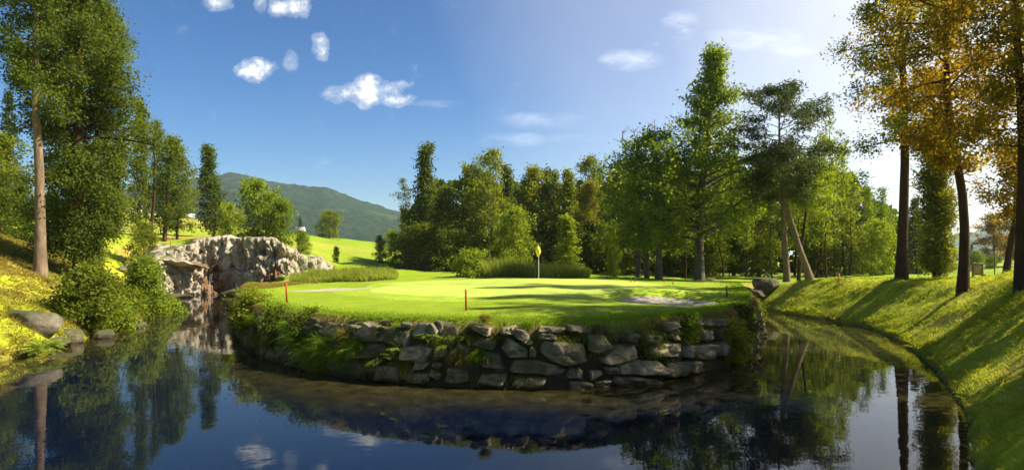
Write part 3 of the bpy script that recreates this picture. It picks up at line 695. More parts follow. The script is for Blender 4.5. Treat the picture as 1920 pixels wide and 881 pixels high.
uniq('leaning_tree','small tree with a trunk leaning to the right near the right picture edge',b,tm,cm,'bark_dark','leaf_flare_olive')
# trees of the same row just right of the picture: their shade falls on the bank and the green
for i,(x,y,H,Rr) in enumerate([(17.6,14.2,15,2.2),(17.2,10.6,14,2.2),(20.5,17.8,16,1.9),(14.6,9.4,11,3.0)]):
    place('alder' if i<3 else 'broad','tall_tree','%s of the right bank row beyond the picture edge'%['tall middle tree','tall tree nearest the viewer','tall tree farthest from the viewer','shorter tree on the water side'][i],'tree',(x,y,zf(x,y)-.1),H,Rr,None,'bark_dark','leaf_flare_olive')
# ------------------------------------------------------------------ wall line helpers
WL=chaikin(wall_pts,3,closed=False); _d=np.r_[0,np.cumsum(np.hypot(*np.diff(WL,axis=0).T))]
WS=np.arange(0,_d[-1],.1); WXY=np.stack([np.interp(WS,_d,WL[:,0]),np.interp(WS,_d,WL[:,1])],1)
_t=norm(np.gradient(WXY,axis=0)); 
for _ in range(8): _t=norm((np.roll(_t,1,0)+_t*2+np.roll(_t,-1,0))[:])
_t[0]=_t[9];_t[:9]=_t[9];_t[-9:]=_t[-10]
WN=np.stack([_t[:,1],-_t[:,0]],1)
Wpx=CX+F*WXY[:,0]/WXY[:,1]; i0=int(np.argmin(Wpx)); i1=int(np.argmax(Wpx))
def wbase(s): return np.stack([np.interp(s,WS,WXY[:,0]),np.interp(s,WS,WXY[:,1])],-1)
def wnorm(s): return norm(np.stack([np.interp(s,WS,WN[:,0]),np.interp(s,WS,WN[:,1])],-1))
def wsz(px,py):
    s=np.interp(px,Wpx[i0:i1],WS[i0:i1]); D=wbase(s)[...,1]; return s,PZ(np.asarray(py,float),D)
def w3(s,z,dep):
    s=np.asarray(s,float); z=np.asarray(z,float)
    p=wbase(s)+wnorm(s)*(dep-.10-.13*z)[...,None]; return np.concatenate([p,z[...,None]],-1)
def wall_stone(Psz,rng,proud=0,depth=.18):
    Psz=np.asarray(Psz,float); c=Psz.mean(0)
    if rng.random()<.9: Psz=c+(Psz-c)*1.0
    Q=c+(chaikin(Psz,1)*.45+np.repeat(Psz,2,0)*.55-c)*1.045
    d=np.r_[0,np.cumsum(np.hypot(*(np.roll(Q,-1,0)-Q).T))]; k=36; tt=np.linspace(0,d[-1],k,endpoint=False)
    QQ=np.vstack([Q,Q[:1]]); B=np.stack([np.interp(tt,d,QQ[:,0]),np.interp(tt,d,QQ[:,1])],1)
    rings=[(1.0,-.5),(1.0,-.2),(1.01,.1),(1.0,.62),(.965,.9),(.90,1.0),(.7,1.03),(.45,1.02),(.2,1.0)]
    V=[];tx,tz=rng.normal(0,.10),rng.normal(0,.12); sd=int(rng.integers(1e6))
    r0=math.sqrt(np.ptp(B[:,0])*np.ptp(B[:,1]))
    for sc,dp in rings:
        p=c+(B-c)*sc; n=fbm(p[:,0]*2.2+sd%97,p[:,1]*2.2,np.full(k,dp),seed=sd%50,o=4)
        n2=fbm(p[:,0]*5+sd%31,p[:,1]*7,seed=sd%70,o=3)
        dep=(dp*depth if dp>0 else dp)+(p[:,0]-c[0])*tx+(p[:,1]-c[1])*tz+(n*.09+n2*.05+.035*np.sign(n2)*np.abs(n2)**.3)*(1 if dp>-.1 else 0)+proud
        pp=p+ (fbm(p[:,0]*4+dp,p[:,1]*4,seed=5)*.025)[:,None]
        V.append(w3(pp[:,0],pp[:,1],dep))
    V.append(w3(c[:1],c[1:],np.array([depth*1.0+proud])))
    V=np.concatenate(V); m=len(rings); q=[]; j=np.arange(k)
    for i in range(m-1): q.append(np.stack([i*k+j,i*k+(j+1)%k,(i+1)*k+(j+1)%k,(i+1)*k+j],1))
    t=np.stack([(m-1)*k+j,(m-1)*k+(j+1)%k,np.full(k,m*k)],1)
    return V,[t,np.concatenate(q)]
R3=(680,580,5.182); R4=(940,580,5.182); R5=(1180,560,4.893); R2=(440,560,4.404)
STN=[(R3,[(-30,120),(140,150),(75,270),(-10,230)]),(R3,[(150,190),(285,180),(272,335),(140,322)]),(R3,[(290,190),(455,195),(430,365),(300,345),(284,280)]),
(R3,[(490,140),(640,130),(715,200),(700,290),(560,300),(470,260)]),(R3,[(650,110),(885,160),(880,290),(745,310),(722,200)]),(R3,[(340,130),(450,145),(450,175),(330,180)]),
(R3,[(1100,265),(1290,290),(1285,400),(1040,362)]),(R3,[(1150,415),(1300,415),(1395,570),(1150,575)]),(R3,[(1140,620),(1395,605),(1405,725),(1130,730)]),
(R3,[(680,560),(765,620),(740,690),(645,640)]),(R3,[(690,400),(740,360),(795,400),(780,455),(690,480)]),(R3,[(480,515),(660,500),(620,570),(480,600)]),(R3,[(690,500),(775,510),(760,560),(700,545)]),
(R3,[(1340,180),(1460,165),(1470,250),(1345,245)]),(R3,[(1000,130),(1230,170),(1240,265),(1080,225)]),(R3,[(500,620),(635,600),(650,710),(490,725)]),(R3,[(360,370),(520,350),(650,380),(620,485),(390,500)]),
(R3,[(820,560),(1000,570),(1050,690),(830,715)]),(R3,[(900,330),(1030,360),(1020,470),(850,460)]),(R3,[(150,520),(350,520),(400,690),(140,700)]),
(R4,[(40,268),(240,370),(268,462),(110,472),(-8,392)]),(R4,[(70,180),(200,190),(310,320),(290,348),(130,280)]),(R4,[(375,308),(790,325),(832,490),(680,552),(520,518),(395,430)]),
(R4,[(105,495),(300,485),(560,545),(640,575),(622,652),(330,622),(90,605)]),(R4,[(652,565),(775,570),(798,672),(640,668)]),(R4,[(110,640),(425,650),(435,745),(118,745)]),
(R4,[(350,170),(620,178),(612,218),(360,232)]),(R4,[(645,160),(880,168),(905,228),(680,226)]),(R4,[(340,240),(535,232),(545,298),(370,300)]),(R4,[(845,592),(960,582),(1000,622),(880,692)]),
(R4,[(985,470),(1090,375),(1300,330),(1352,470),(1160,520),(1020,530)]),(R4,[(1135,545),(1280,492),(1450,495),(1610,565),(1560,615),(1145,640)]),(R4,[(1090,655),(1280,650),(1440,665),(1505,722),(1200,755),(1080,725)]),
(R4,[(905,700),(1040,675),(1065,755),(920,765)]),(R4,[(640,690),(865,698),(885,785),(650,785)]),(R4,[(1015,560),(1115,545),(1130,620),(1040,645)]),(R4,[(1250,240),(1345,232),(1352,322),(1262,316)]),(R4,[(278,355),(330,375),(345,462),(275,455)]),
(R4,[(840,260),(1000,250),(1060,350),(960,420),(850,400)]),
(R5,[(330,240),(490,200),(505,262),(380,300)]),(R5,[(150,328),(305,325),(315,395),(170,402)]),(R5,[(175,430),(490,390),(482,525),(200,525)]),(R5,[(320,590),(682,563),(692,655),(325,722)]),
(R5,[(502,440),(760,400),(795,552),(505,548)]),(R5,[(690,630),(745,645),(735,690),(695,690)]),(R5,[(395,295),(475,262),(505,372),(420,385)]),(R5,[(680,292),(780,280),(802,362),(690,385)]),(R5,[(560,170),(660,168),(682,242),(580,246)]),
(R5,[(710,190),(950,178),(962,252),(730,256)]),(R5,[(820,270),(1000,262),(1010,370),(850,380)]),(R5,[(820,395),(1000,385),(1020,520),(830,540)]),(R5,[(1030,280),(1130,270),(1140,380),(1040,390)]),(R5,[(1030,405),(1130,395),(1150,520),(1050,530)]),
(R2,[(1030,195),(1140,215),(1075,320),(1010,300)]),(R2,[(880,220),(1010,225),(1000,330),(860,320)]),(R2,[(680,190),(850,200),(840,300),(690,290)]),(R2,[(450,150),(660,160),(650,260),(470,250)])]
wall=empty('stone_wall',(0,0,0),label='long boulder wall holding up the green above the pond, plants in its joints',cat='wall')
rng=np.random.default_rng(31)
def areac(P): x,y=P[:,0],P[:,1]; return abs(np.dot(x,np.roll(y,1))-np.dot(y,np.roll(x,1)))/2
occ=[]
for (ox,oy,sc),pg in STN:
    p=np.array(pg,float); px=ox+p[:,0]/sc; py=oy+p[:,1]/sc
    s,z=wsz(px,py); P2=np.stack([s,z],1); 
    if z.min()<.02: z=np.maximum(z,-.1); P2[:,1]=z
    occ.append((s.min(),s.max(),z.min(),z.max()))
    V,Fs=wall_stone(P2,rng,proud=rng.uniform(-.05,.08),depth=.2)
    mob('stone',mesh_np('stone',V,Fs,True),M['stone'],wall)
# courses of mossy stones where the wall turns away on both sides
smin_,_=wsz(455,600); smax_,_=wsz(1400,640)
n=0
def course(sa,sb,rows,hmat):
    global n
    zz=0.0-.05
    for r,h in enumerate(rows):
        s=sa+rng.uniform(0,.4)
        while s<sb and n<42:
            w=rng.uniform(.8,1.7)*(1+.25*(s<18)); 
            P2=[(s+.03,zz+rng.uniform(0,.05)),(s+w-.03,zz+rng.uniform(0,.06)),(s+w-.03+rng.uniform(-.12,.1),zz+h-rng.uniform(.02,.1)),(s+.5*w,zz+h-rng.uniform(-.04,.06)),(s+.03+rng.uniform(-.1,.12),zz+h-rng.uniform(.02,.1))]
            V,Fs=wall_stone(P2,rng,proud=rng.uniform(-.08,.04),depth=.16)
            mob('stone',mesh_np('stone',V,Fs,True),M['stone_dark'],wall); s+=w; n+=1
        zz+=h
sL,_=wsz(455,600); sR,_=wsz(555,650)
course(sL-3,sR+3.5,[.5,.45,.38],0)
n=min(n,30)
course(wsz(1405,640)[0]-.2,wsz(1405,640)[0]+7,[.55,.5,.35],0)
# small packing stones in the joints
V=[];T=[];Q=[];off=0
for k in range(330):
    s=rng.uniform(6,46); z=rng.uniform(0,1.38); w=rng.uniform(.12,.42);h=rng.uniform(.08,.26)
    P2=np.array([(s-w/2,z-h/2),(s+w/2,z-h/2*rng.uniform(.6,1)),(s+w/2*rng.uniform(.6,1),z+h/2),(s-w/2*rng.uniform(.5,1),z+h/2)])
    v,(t,q)=wall_stone(P2,rng,proud=-.10,depth=.10); V.append(v);T.append(t+off);Q.append(q+off);off+=len(v)
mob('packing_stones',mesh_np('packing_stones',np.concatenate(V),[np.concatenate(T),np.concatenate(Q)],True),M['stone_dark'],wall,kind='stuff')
# ------------------------------------------------------------------ rock face with the small waterfall
def voro(u,v,w,seed,ncell):
    rg=np.random.default_rng(seed); lo=np.array([u.min(),v.min()]); hi=np.array([u.max(),v.max()])
    S_=rg.uniform(lo,hi,(ncell,2)); g=rg.normal(0,1,(ncell,2)); h=rg.normal(0,1,ncell)
    d=(u[:,None]-S_[:,0])**2+((v[:,None]-S_[:,1])*w)**2; o=np.argsort(d,1)[:,:2]; r=np.arange(len(u))
    d1=np.sqrt(d[r,o[:,0]]);d2=np.sqrt(d[r,o[:,1]])
    val=h[o[:,0]]+ (g[o[:,0],0]*(u-S_[o[:,0],0])+g[o[:,0],1]*(v-S_[o[:,0],1]))
    return val,d2-d1
CL=[(277,54.5,462),(281,51,472),(286,48.4,482),(294,46.8,492),(306,47.8,486),(325,48.9,470),(348,49.9,462),(375,51.0,453),(410,52.0,446),(440,52.1,446),(475,51.8,444),(510,51.8,450),(540,52.4,459),(558,53.2,468),(575,54.0,480),(596,55.2,479),(612,56.5,486),(632,58.2,503)]
def cliff():
    c=np.array(CL,float); x=(c[:,0]-CX)/F*c[:,1]; y=c[:,1]; zt=CAMZ-(c[:,2]-HZ)/F*y
    d=np.r_[0,np.cumsum(np.hypot(np.diff(x),np.diff(y)))]; n=480; s=np.linspace(0,d[-1],n)
    bx=np.interp(s,d,x);by=np.interp(s,d,y);bz=np.interp(s,d,zt)+.22*fbm(s*1.1,s*0,seed=61,o=3)
    k=np.ones(9)/9; bxs=np.convolve(np.pad(bx,4,'edge'),k,'valid'); bys=np.convolve(np.pad(by,4,'edge'),k,'valid')
    tx=np.gradient(bxs);ty=np.gradient(bys); l=np.hypot(tx,ty); nx_,ny_=ty/l,-tx/l
    nv=96; v=np.linspace(0,1,nv); S_,V_=np.meshgrid(s,v,indexing='ij'); 
    Z=-.4+(bz[:,None]+.4)*V_
    u=S_.ravel();w=Z.ravel()
    a,ea=voro(u,w,.40,71,110); b,eb=voro(u,w,.5,72,800)
    disp=.20*a+.11*b-.20*np.exp(-(ea/.05)**2)-.10*np.exp(-(eb/.035)**2)+.25*fbm(u*.6,w*.3,seed=73)+.10*fbm(u*5,w*4,seed=74,o=4)+.20*(.5-np.abs(fbm(u*1.6,w*.45,seed=75,o=4)))+.12*(.5-np.abs(fbm(u*5,w*1.0,seed=76,o=4)))
    disp=disp.reshape(S_.shape)
    # overhang and shaded hollow under the top right lip; wet cleft of the waterfall
    pxs=np.interp(s,d,c[:,0])[:,None]
    lip=np.exp(-((pxs-520)/42)**2)
    disp+=lip*(.35*np.exp(-((V_-.93)/.07)**2)-.65*np.exp(-((V_-.76-.05*fbm(S_*1.5,S_*0,seed=3))/.06)**2))
    disp+=(-.35*np.exp(-((pxs-392)/4)**2)-.2*np.exp(-((pxs-415)/4)**2))*np.clip((.92-V_)*6,0,1)
    disp+=-.35*np.exp(-((pxs-455)/5)**2)*(V_<.8)
    disp-=.55*V_**1.5-.15
    Xs=bx[:,None]+nx_[:,None]*disp; Ys=by[:,None]+ny_[:,None]*disp
    # cap rows going back
    cap=[];kk=14
    for j in range(1,kk+1):
        q=j/kk*3.4; r=fbm(s*1.2,np.full(n,q*1.2),seed=77)*.30+fbm(s*4,np.full(n,q*4),seed=78)*.1
        zz=Z[:,-1]+r-.35*(q/3.4)**2*2.2+.12*math.sin(q*2.2)
        cap.append(np.stack([Xs[:,-1]-nx_*q,Ys[:,-1]-ny_*q,zz],1))
    P=np.concatenate([np.stack([Xs,Ys,Z],2),np.stack(cap,1)],1); m=P.shape[1]
    i=(np.arange(n-1)[:,None]*m+np.arange(m-1)[None]).ravel()
    return mesh_np('rock_face',P.reshape(-1,3),[np.stack([i,i+m,i+m+1,i+1],1)],False)
stain=[(PX(398,51.5),1.4,.75,2.6),(PX(415,51.5),.7,1.1,1.4),(PX(512,51.5),1.5,.95,1.5),(PX(498,51.5),.8,1.6,.8)]
M['cliff']=stonemat('pale_quarried_rock',(.25,.22,.165),(.60,.545,.43),mossamt=.02,scale=1.3,stain=stain)
rf=mob('rock_face',cliff(),M['cliff'],label='long pale craggy rock face behind the pond with rusty wet stains',cat='rock face')
# trickle of water in the cleft
m_,nt,out=newmat('falling_water'); g=nd(nt,'ShaderNodeBsdfPrincipled'); g.inputs['Base Color'].default_value=(.75,.8,.85,1); g.inputs['Roughness'].default_value=.2; g.inputs['Alpha'].default_value=.3; nt.links.new(g.outputs[0],out.inputs[0])
G=Geo(); rg=np.random.default_rng(3)
for k in range(3):
    px=rg.uniform(393,397); y0=50.7; t0=rg.uniform(.8,2.6)
    zz=np.linspace(t0,.0,9); P_=np.stack([PX(px,y0)+.05*np.sin(zz*3+k),np.full(9,y0)+.05*rg.normal(size=9)-.1*(t0-zz),zz],1); G.tube(P_,rg.uniform(.008,.02),4)
mob('waterfall',G.mesh('waterfall'),m_,label='thin trickle of water running down the rusty cleft of the rock face',cat='waterfall')
# ------------------------------------------------------------------ boulders
def boulder(name,label,px,py,D,wpx,hpx,seed,mat='rock',dz=None,cat='boulder',deep=.8,rot=0):
    rg=np.random.default_rng(seed)
    import bmesh
    bm=bmesh.new(); bmesh.ops.create_icosphere(bm,subdivisions=5,radius=1)
    V=np.array([v.co for v in bm.verts]); Fc=np.array([[v.index for v in f.verts] for f in bm.faces]); bm.free()
    for k in range(13):
        nn=norm(rg.normal(size=3)); dd=rg.uniform(.58,.86); e=V@nn-dd; V=V-np.maximum(e,0)[:,None]*nn*.93
    V=V*(1+.07*fbm(V[:,0]*2.5,V[:,1]*2.5,V[:,2]*2.5,seed=seed)[:,None]+.035*fbm(V[:,0]*8,V[:,1]*8,V[:,2]*8,seed=seed)[:,None])
    w=wpx/F*D/2; h=hpx/F*D/2; V=V*np.array([w*1.25,w*1.25*deep,h*1.3])
    o=mob(name,mesh_np(name,V,[Fc],True),M[mat],label=label,cat=cat); o.location=(PX(px,D),D,PZ(py,D)); o.rotation_euler=(0,0,rot); return o
boulder('boulder','big grey angular rock set into the left bank under the dry grass',58,612,19.8,100,58,1,deep=.6)
boulder('boulder','flat grey rock at the water beneath the left round bush',196,632,22.2,40,26,2)
boulder('boulder','low dark rock on the waterline left of the round bush',135,632,21.0,44,30,3)
boulder('boulder','brown rock on the waterline between the two left bank bushes',248,615,25.8,46,26,4)
boulder('boulder','grey rock beside the left bank fern, lower part in the water',100,648,19.8,60,26,5)
boulder('boulder','low ledge rock at the foot of the rock face on the waterline',330,556,47.0,46,12,6)
boulder('boulder','low pale rock at the right foot of the waterfall',437,550,50.2,44,14,7)
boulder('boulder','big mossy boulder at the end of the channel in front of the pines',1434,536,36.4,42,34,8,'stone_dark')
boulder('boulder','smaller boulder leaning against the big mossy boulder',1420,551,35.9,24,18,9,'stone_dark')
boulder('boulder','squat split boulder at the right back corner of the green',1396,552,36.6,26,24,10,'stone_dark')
boulder('boulder','pale flat rock on the grass beside the tallest oak trunk',1330,525,46,22,9,11,'rock')
boulder('boulder','small pale rock at the left end of the wall, near the rock face',470,548,45,18,12,12,'rock')
# ------------------------------------------------------------------ blades: tufts, reeds, ferns
def blades_mesh(name,B,Dv,L,Wd,bend,tint,rng,seg=3):
    n=len(B); Dv=norm(Dv); side=norm(np.cross(Dv,rng.normal(size=(n,3)))); out=[]
    hz=Dv.copy(); hz[:,2]=0; hz=norm(hz+1e-6)
    for i in range(seg+1):
        t=i/seg; p=B+Dv*(L*t)[:,None]+np.array([0,0,-1.])*(bend*L*t*t)[:,None]+hz*(bend*L*.5*t*t)[:,None]
        if i<seg: w=(Wd*(1-t*.75)/2)[:,None]*side; out+= [p-w,p+w]
        else: out.append(p)
    k=2*seg+1; V=np.stack(out,1).reshape(-1,3); b=np.arange(n)*k; Q=[];T=[]
    for i in range(seg-1): Q.append(np.stack([b+2*i,b+2*i+1,b+2*i+3,b+2*i+2],1))
    T.append(np.stack([b+2*seg-2,b+2*seg-1,b+2*seg],1))
    return mesh_np(name,V,[np.concatenate(T)]+([np.concatenate(Q)] if Q else []),False,{'tint':('FLOAT',np.repeat(np.clip(tint,0,1),k))})
rng=np.random.default_rng(55)
def near_dist(x,y,t):
    m=tags==t; return np.concatenate([seg_dist(x[i:i+20000],y[i:i+20000],PA[m],PB[m]) for i in range(0,len(x),20000)])
def tussocks(name,label,nc,xr,yr,sel,Lr,Wd,mat,nb=26,tn=0):
    x=rng.uniform(*xr,nc);y=rng.uniform(*yr,nc); k=sel(x,y); x=x[k];y=y[k]; m=len(x)
    sz=np.repeat(rng.uniform(.5,1.5,m),nb); tt=np.repeat(rng.uniform(-.35,.35,m),nb); X=np.repeat(x,nb); Y=np.repeat(y,nb); n=len(X)
    o=rng.normal(0,.06,(n,2))*sz[:,None]; X=X+o[:,0];Y=Y+o[:,1]; z=zf(X,Y)-.02; k=z>.0
    Dv=np.concatenate([o*9+rng.normal(0,.25,(n,2)),np.ones((n,1))],1); sc=np.clip(np.hypot(X,Y)/18,.7,2.2)
    me=blades_mesh(name,np.stack([X,Y,z],1)[k],Dv[k],(rng.uniform(*Lr,n)*sz)[k],(Wd*sc*rng.uniform(.6,1.3,n))[k],rng.uniform(.3,1.0,n)[k],(.45+tn+tt+rng.normal(0,.12,n))[k],rng,2)
    mob(name,me,M[mat],label=label,cat='grass',kind='stuff')
def field(name,label,n,xr,yr,sel,Lr,Wd,mat,dens=lambda x,y:1,tn=0,bendr=(.2,.8),lean=.45):
    x=rng.uniform(*xr,n);y=rng.uniform(*yr,n)
    k=sel(x,y); x=x[k];y=y[k]; z=zf(x,y)-.01; k=(z>.02); x,y,z=x[k],y[k],z[k]
    m=len(x); Dv=rng.normal(0,lean,(m,3)); Dv[:,2]=1; 
    sc=np.clip(np.hypot(x,y)/18,.7,2.2)
    L=rng.uniform(*Lr,m)*(.8+.35*fbm(x*1.3,y*1.3,seed=6)); me=blades_mesh(name,np.stack([x,y,z],1),Dv,L,Wd*sc*rng.uniform(.6,1.3,m),rng.uniform(*bendr,m),.45+tn+.7*fbm(x*.6,y*.6,seed=66)+rng.normal(0,.16,m),rng,2)
    mob(name,me,M[mat],label=label,cat='grass',kind='stuff')
field('bank_grass','rough sunlit grass on the right bank above the channel',190000,(5,27),(5,36),
      lambda x,y:(near_dist(x,y,'r')<9)&(~inside(x,y))&(x<y*.98+1)&(near_dist(x,y,'w')>near_dist(x,y,'r'))&(rng.random(len(x))<np.clip((14/np.hypot(x,y))**1.2,0,1)),(.12,.30),.016,'grass_bank',tn=.05)
field('bank_grass','rough partly dry grass on the left bank above the pond',170000,(-33,-13),(12,40),
      lambda x,y:(near_dist(x,y,'l')<12)&(~inside(x,y))&(x>-y*.98-1)&(rng.random(len(x))<np.clip((20/np.hypot(x,y))**1.2,0,1)),(.14,.32),.018,'grass_dry',tn=.1)
tussocks('grass_tussocks','taller grass tussocks scattered over the right bank',9000,(5,27),(5,36),
      lambda x,y:(near_dist(x,y,'r')<8)&(~inside(x,y))&(x<y*.98+1)&(near_dist(x,y,'w')>near_dist(x,y,'r'))&(rng.random(len(x))<np.clip((15/np.hypot(x,y))**1.2,0,1)*np.clip(.45+1.6*fbm(x*.5,y*.5,seed=44)+(near_dist(x,y,'r')<.5)*.6,0,1)),(.16,.36),.015,'grass_bank',tn=.05)
tussocks('grass_tussocks','taller dry grass tussocks scattered over the left bank',8000,(-33,-13),(12,40),
      lambda x,y:(near_dist(x,y,'l')<11)&(~inside(x,y))&(x>-y*.98-1)&(rng.random(len(x))<np.clip(.45+1.6*fbm(x*.5,y*.5,seed=45)+(near_dist(x,y,'l')<.6)*.6,0,1)),(.18,.40),.016,'grass_dry',tn=.15)
# fringe of turf hanging over the wall
def rim():
    n=90000; s=rng.uniform(3,WS[-1]-.2,n); o=np.abs(rng.normal(0,.5,n))*1.0+.12*0; p=wbase(s)-wnorm(s)*(o+.22)[:,None]; nn=wnorm(s)
    z=np.maximum(zf(p[:,0],p[:,1]),1.15)-.02
    near=np.hypot(p[:,0],p[:,1]); k=rng.random(n)<np.clip((15/near)**1.3,0,1); p,o,nn,z,s,near=p[k],o[k],nn[k],z[k],s[k],near[k]; m=len(p)
    edge=np.clip(1-o/.3,0,1); Dv=rng.normal(0,.35,(m,3)); Dv[:,2]=1; Dv[:,:2]+=nn*(edge*1.4)[:,None]
    L=rng.uniform(.05,.12,m)+edge*rng.uniform(.02,.22,m)*np.clip(1+1.2*fbm(s*.7,s*0,seed=4),.2,2); W_=.011*np.clip(near/14,.8,2.2)
    me=blades_mesh('turf_fringe',np.stack([p[:,0],p[:,1],z],1)[:m],Dv,L,W_,.2+edge*.9,.55+rng.normal(0,.2,m)-edge*.1,rng,2)
    mob('turf_fringe',me,M['grass_bright'],label='ragged fringe of turf overhanging the boulder wall',cat='grass',kind='stuff')
rim()
def verge():   # earth and dead thatch hanging under the turf
    n=26000; s=rng.uniform(6,WS[-1]-2,n); k=rng.random(n)<np.clip(.5+1.2*fbm(s*.6,s*0,seed=19),.1,1); s=s[k]; m=len(s)
    z=rng.uniform(1.12,1.5,m); B=w3(s,z,np.full(m,.0)); nn=wnorm(s); Dv=rng.normal(0,.4,(m,3)); Dv[:,:2]+=nn*1.0; Dv[:,2]-=.4
    me=blades_mesh('dead_thatch',B,Dv,rng.uniform(.06,.2,m),np.full(m,.014),rng.uniform(.5,1.1,m),rng.uniform(0,1,m),rng,2)
    mob('dead_thatch',me,M['thatch'],label='brown dead grass hanging below the turf edge on the wall',cat='grass',kind='stuff')
M['thatch']=leafmat('dead_thatch',(.07,.045,.015),(.24,.17,.05),.25)
verge()
def joints():
    nc=420; s=rng.uniform(5,WS[-1]-2,nc); z=rng.uniform(.05,1.35,nc)**.9; k=rng.random(nc)<np.clip(.5+1.5*fbm(s*.35,z,seed=71)+(s<19)*.3,0,1); s=s[k];z=z[k]
    nb=34; S_=np.repeat(s,nb)+rng.normal(0,.09,len(s)*nb); Z_=np.repeat(z,nb)+rng.normal(0,.045,len(s)*nb); B=w3(S_,np.maximum(Z_,.01),rng.uniform(.06,.2,len(S_))); nn=wnorm(S_)
    Dv=rng.normal(0,.6,(len(S_),3)); Dv[:,:2]+=nn*.9; Dv[:,2]+=.35
    me=blades_mesh('joint_weeds',B,Dv,rng.uniform(.05,.17,len(S_))*np.repeat(rng.uniform(.6,1.6,len(s)),nb),np.full(len(S_),.018),rng.uniform(.4,1.2,len(S_)),np.repeat(rng.uniform(-.2,.8,len(s)),nb)+rng.normal(0,.15,len(S_)),rng,2)
    mob('joint_weeds',me,M['leaf_mid'],label='small weeds and moss growing from the joints of the boulder wall',cat='weeds',kind='stuff')
joints()
def tuft(label,P0,n,L,W,spread,outdir,mat='grass_bright',name='grass_tuft',cat='grass tuft',bend=(.5,1.2),up=1.0,seed=0,group=None):
    rg=np.random.default_rng(seed+900); B=np.array(P0)+np.clip(rg.normal(0,.8,(n,3)),-1.3,1.3)*np.array(spread)
    Dv=rg.normal(0,.52,(n,3))+np.array([outdir[0],outdir[1],up]); 
    me=blades_mesh(name,B-np.array(P0),Dv,rg.uniform(.45,1,n)*L,np.full(n,W)*rg.uniform(.6,1.2,n),rg.uniform(*bend,n),rg.uniform(0,1,n)*.8+.1,rg,4)
    o=mob(name,me,M[mat],label=label,cat=cat,group=group); o.location=tuple(P0); return o
def wp(px,py,dep=.1):
    s,z=wsz(px,py); s=float(s);z=float(z); return w3(np.array([s]),np.array([z]),np.array([dep]))[0],wnorm(np.array([s]))[0]
for i,(px,py,n_,L_,lb,mt) in enumerate([
 (560,640,900,.75,'leftmost tall arching grass clump on the boulder wall','grass_bright'),
 (585,665,900,.65,'bright grass clump low on the wall, second from the left','grass_bright'),
 (612,650,800,.7,'tall grass clump in the middle of the green patch on the wall','grass_bright'),
 (640,668,800,.6,'grass clump at the lower middle of the green patch on the wall','grass_bright'),
 (668,655,700,.6,'arching grass clump at the right end of the green patch on the wall','grass_bright'),
 (648,630,500,.5,'small grass clump high on the wall above the green patch','grass_dry'),
 (535,615,500,.5,'shaded grass clump high on the wall at the far left','grass_bright'),
 (600,690,600,.45,'grass clump trailing in the water below the green patch','grass_bright'),
 (756,690,500,.5,'yellowing grass clump reaching the water beside the fern','grass_dry'),
 (862,668,550,.5,'olive grass clump hanging over the lower wall in the middle','grass_dry'),
 (895,670,350,.45,'bright trailing plant on the wall directly right of the olive clump','grass_bright'),
 (985,715,260,.35,'small dark grass clump at the waterline below the long flat stone','grass_dry'),
 (1125,655,260,.35,'thin grass clump in the wall joint beside the rounded stone','grass_dry'),
 (1045,640,220,.3,'small moss grass clump on top of the largest stone','grass_dry'),
 (470,600,500,.45,'shaded grass clump on the far left turn of the wall','grass_bright'),
 (495,640,500,.5,'dark grass clump low on the left turn of the wall','grass_bright'),
 (905,600,260,.3,'dry grass clump hanging from the turf edge above the middle stones','grass_dry'),
 (985,612,260,.3,'green grass clump at the turf edge above the tilted pale stone','grass_bright'),
 (740,615,220,.3,'small grass clump between the upper left stones','grass_bright'),
 ]):
    p,nn=wp(px,py,.06); tuft(lb,p,int(n_*1.2),L_*.85,.011,(.32*L_,.2*L_,.16*L_),nn*.55,mt,seed=i,up=1.0,bend=(.2,.9))
# fern
def fern(label,loc,size,nf,seed,face=None,mat='leaf_light'):
    rg=np.random.default_rng(seed); V=[];Q=[];T=[];k=0; tint=[]
    G=Geo()
    for f in range(nf):
        a=f*2.399+rg.normal(0,.3); e=rg.uniform(.35,1.1); L=size*rg.uniform(.7,1.1)
        d=np.array([math.cos(a)*math.cos(e),math.sin(a)*math.cos(e),math.sin(e)])
        if face is not None: d=norm(d+np.array([face[0],face[1],0])*.7)
        s=np.linspace(0,1,13); P_=d*L*s[:,None]+np.array([0,0,-1])*(L*.55*s**2)[:,None]
        G.tube(P_,np.linspace(.006,.002,13)*size*1.5,3)
        tg=norm(np.gradient(P_,axis=0)); sd=norm(np.cross(tg,[0,0,1])); 
        for i in range(1,13):
            for sg in (-1,1):
                ll=L*.27*math.sin(math.pi*min(1,s[i]*.85+.13)); w=L*.036
                o=P_[i]; tip=o+sd[i]*sg*ll+tg[i]*ll*.35-np.array([0,0,ll*.15]); mid=(o+tip)/2
                V+=[o,mid+tg[i]*w,tip,mid-tg[i]*w]; Q.append([k,k+1,k+2,k+3]);k+=4; tint+= [rg.uniform(.2,1)]*4
    o=empty('fern',loc,label=label,cat='fern')
    mob('fronds',mesh_np('fronds',V,[Q],False,{'tint':('FLOAT',tint)}),M[mat],o)
    mob('stems',G.mesh('stems'),M['bark_grey'],o)
for i,(px,py,sz,nf,lb) in enumerate([(722,672,.62,14,'big bright fern low on the wall right of the tall grass patch'),(742,655,.5,12,'fern directly above the biggest wall fern'),(800,632,.45,12,'fern spreading over the stones in the upper middle of the wall'),
    (868,632,.3,9,'small fern high in the wall left of the pale squared stone'),(700,690,.4,10,'fern touching the water at the right end of the tall grass patch'),(825,650,.3,8,'small dark fern in the joint below the upper middle fern')]):
    p,nn=wp(px,py,.12); fern(lb,tuple(p),sz,nf,40+i,nn)
fern('large bright fern at the water edge below the left bank rock',(PX(78,17.9),17.9,.2),.85,20,60)
fern('low fern on the left bank right beside the largest fern',(PX(98,18.6),18.6,.25),.55,14,61)
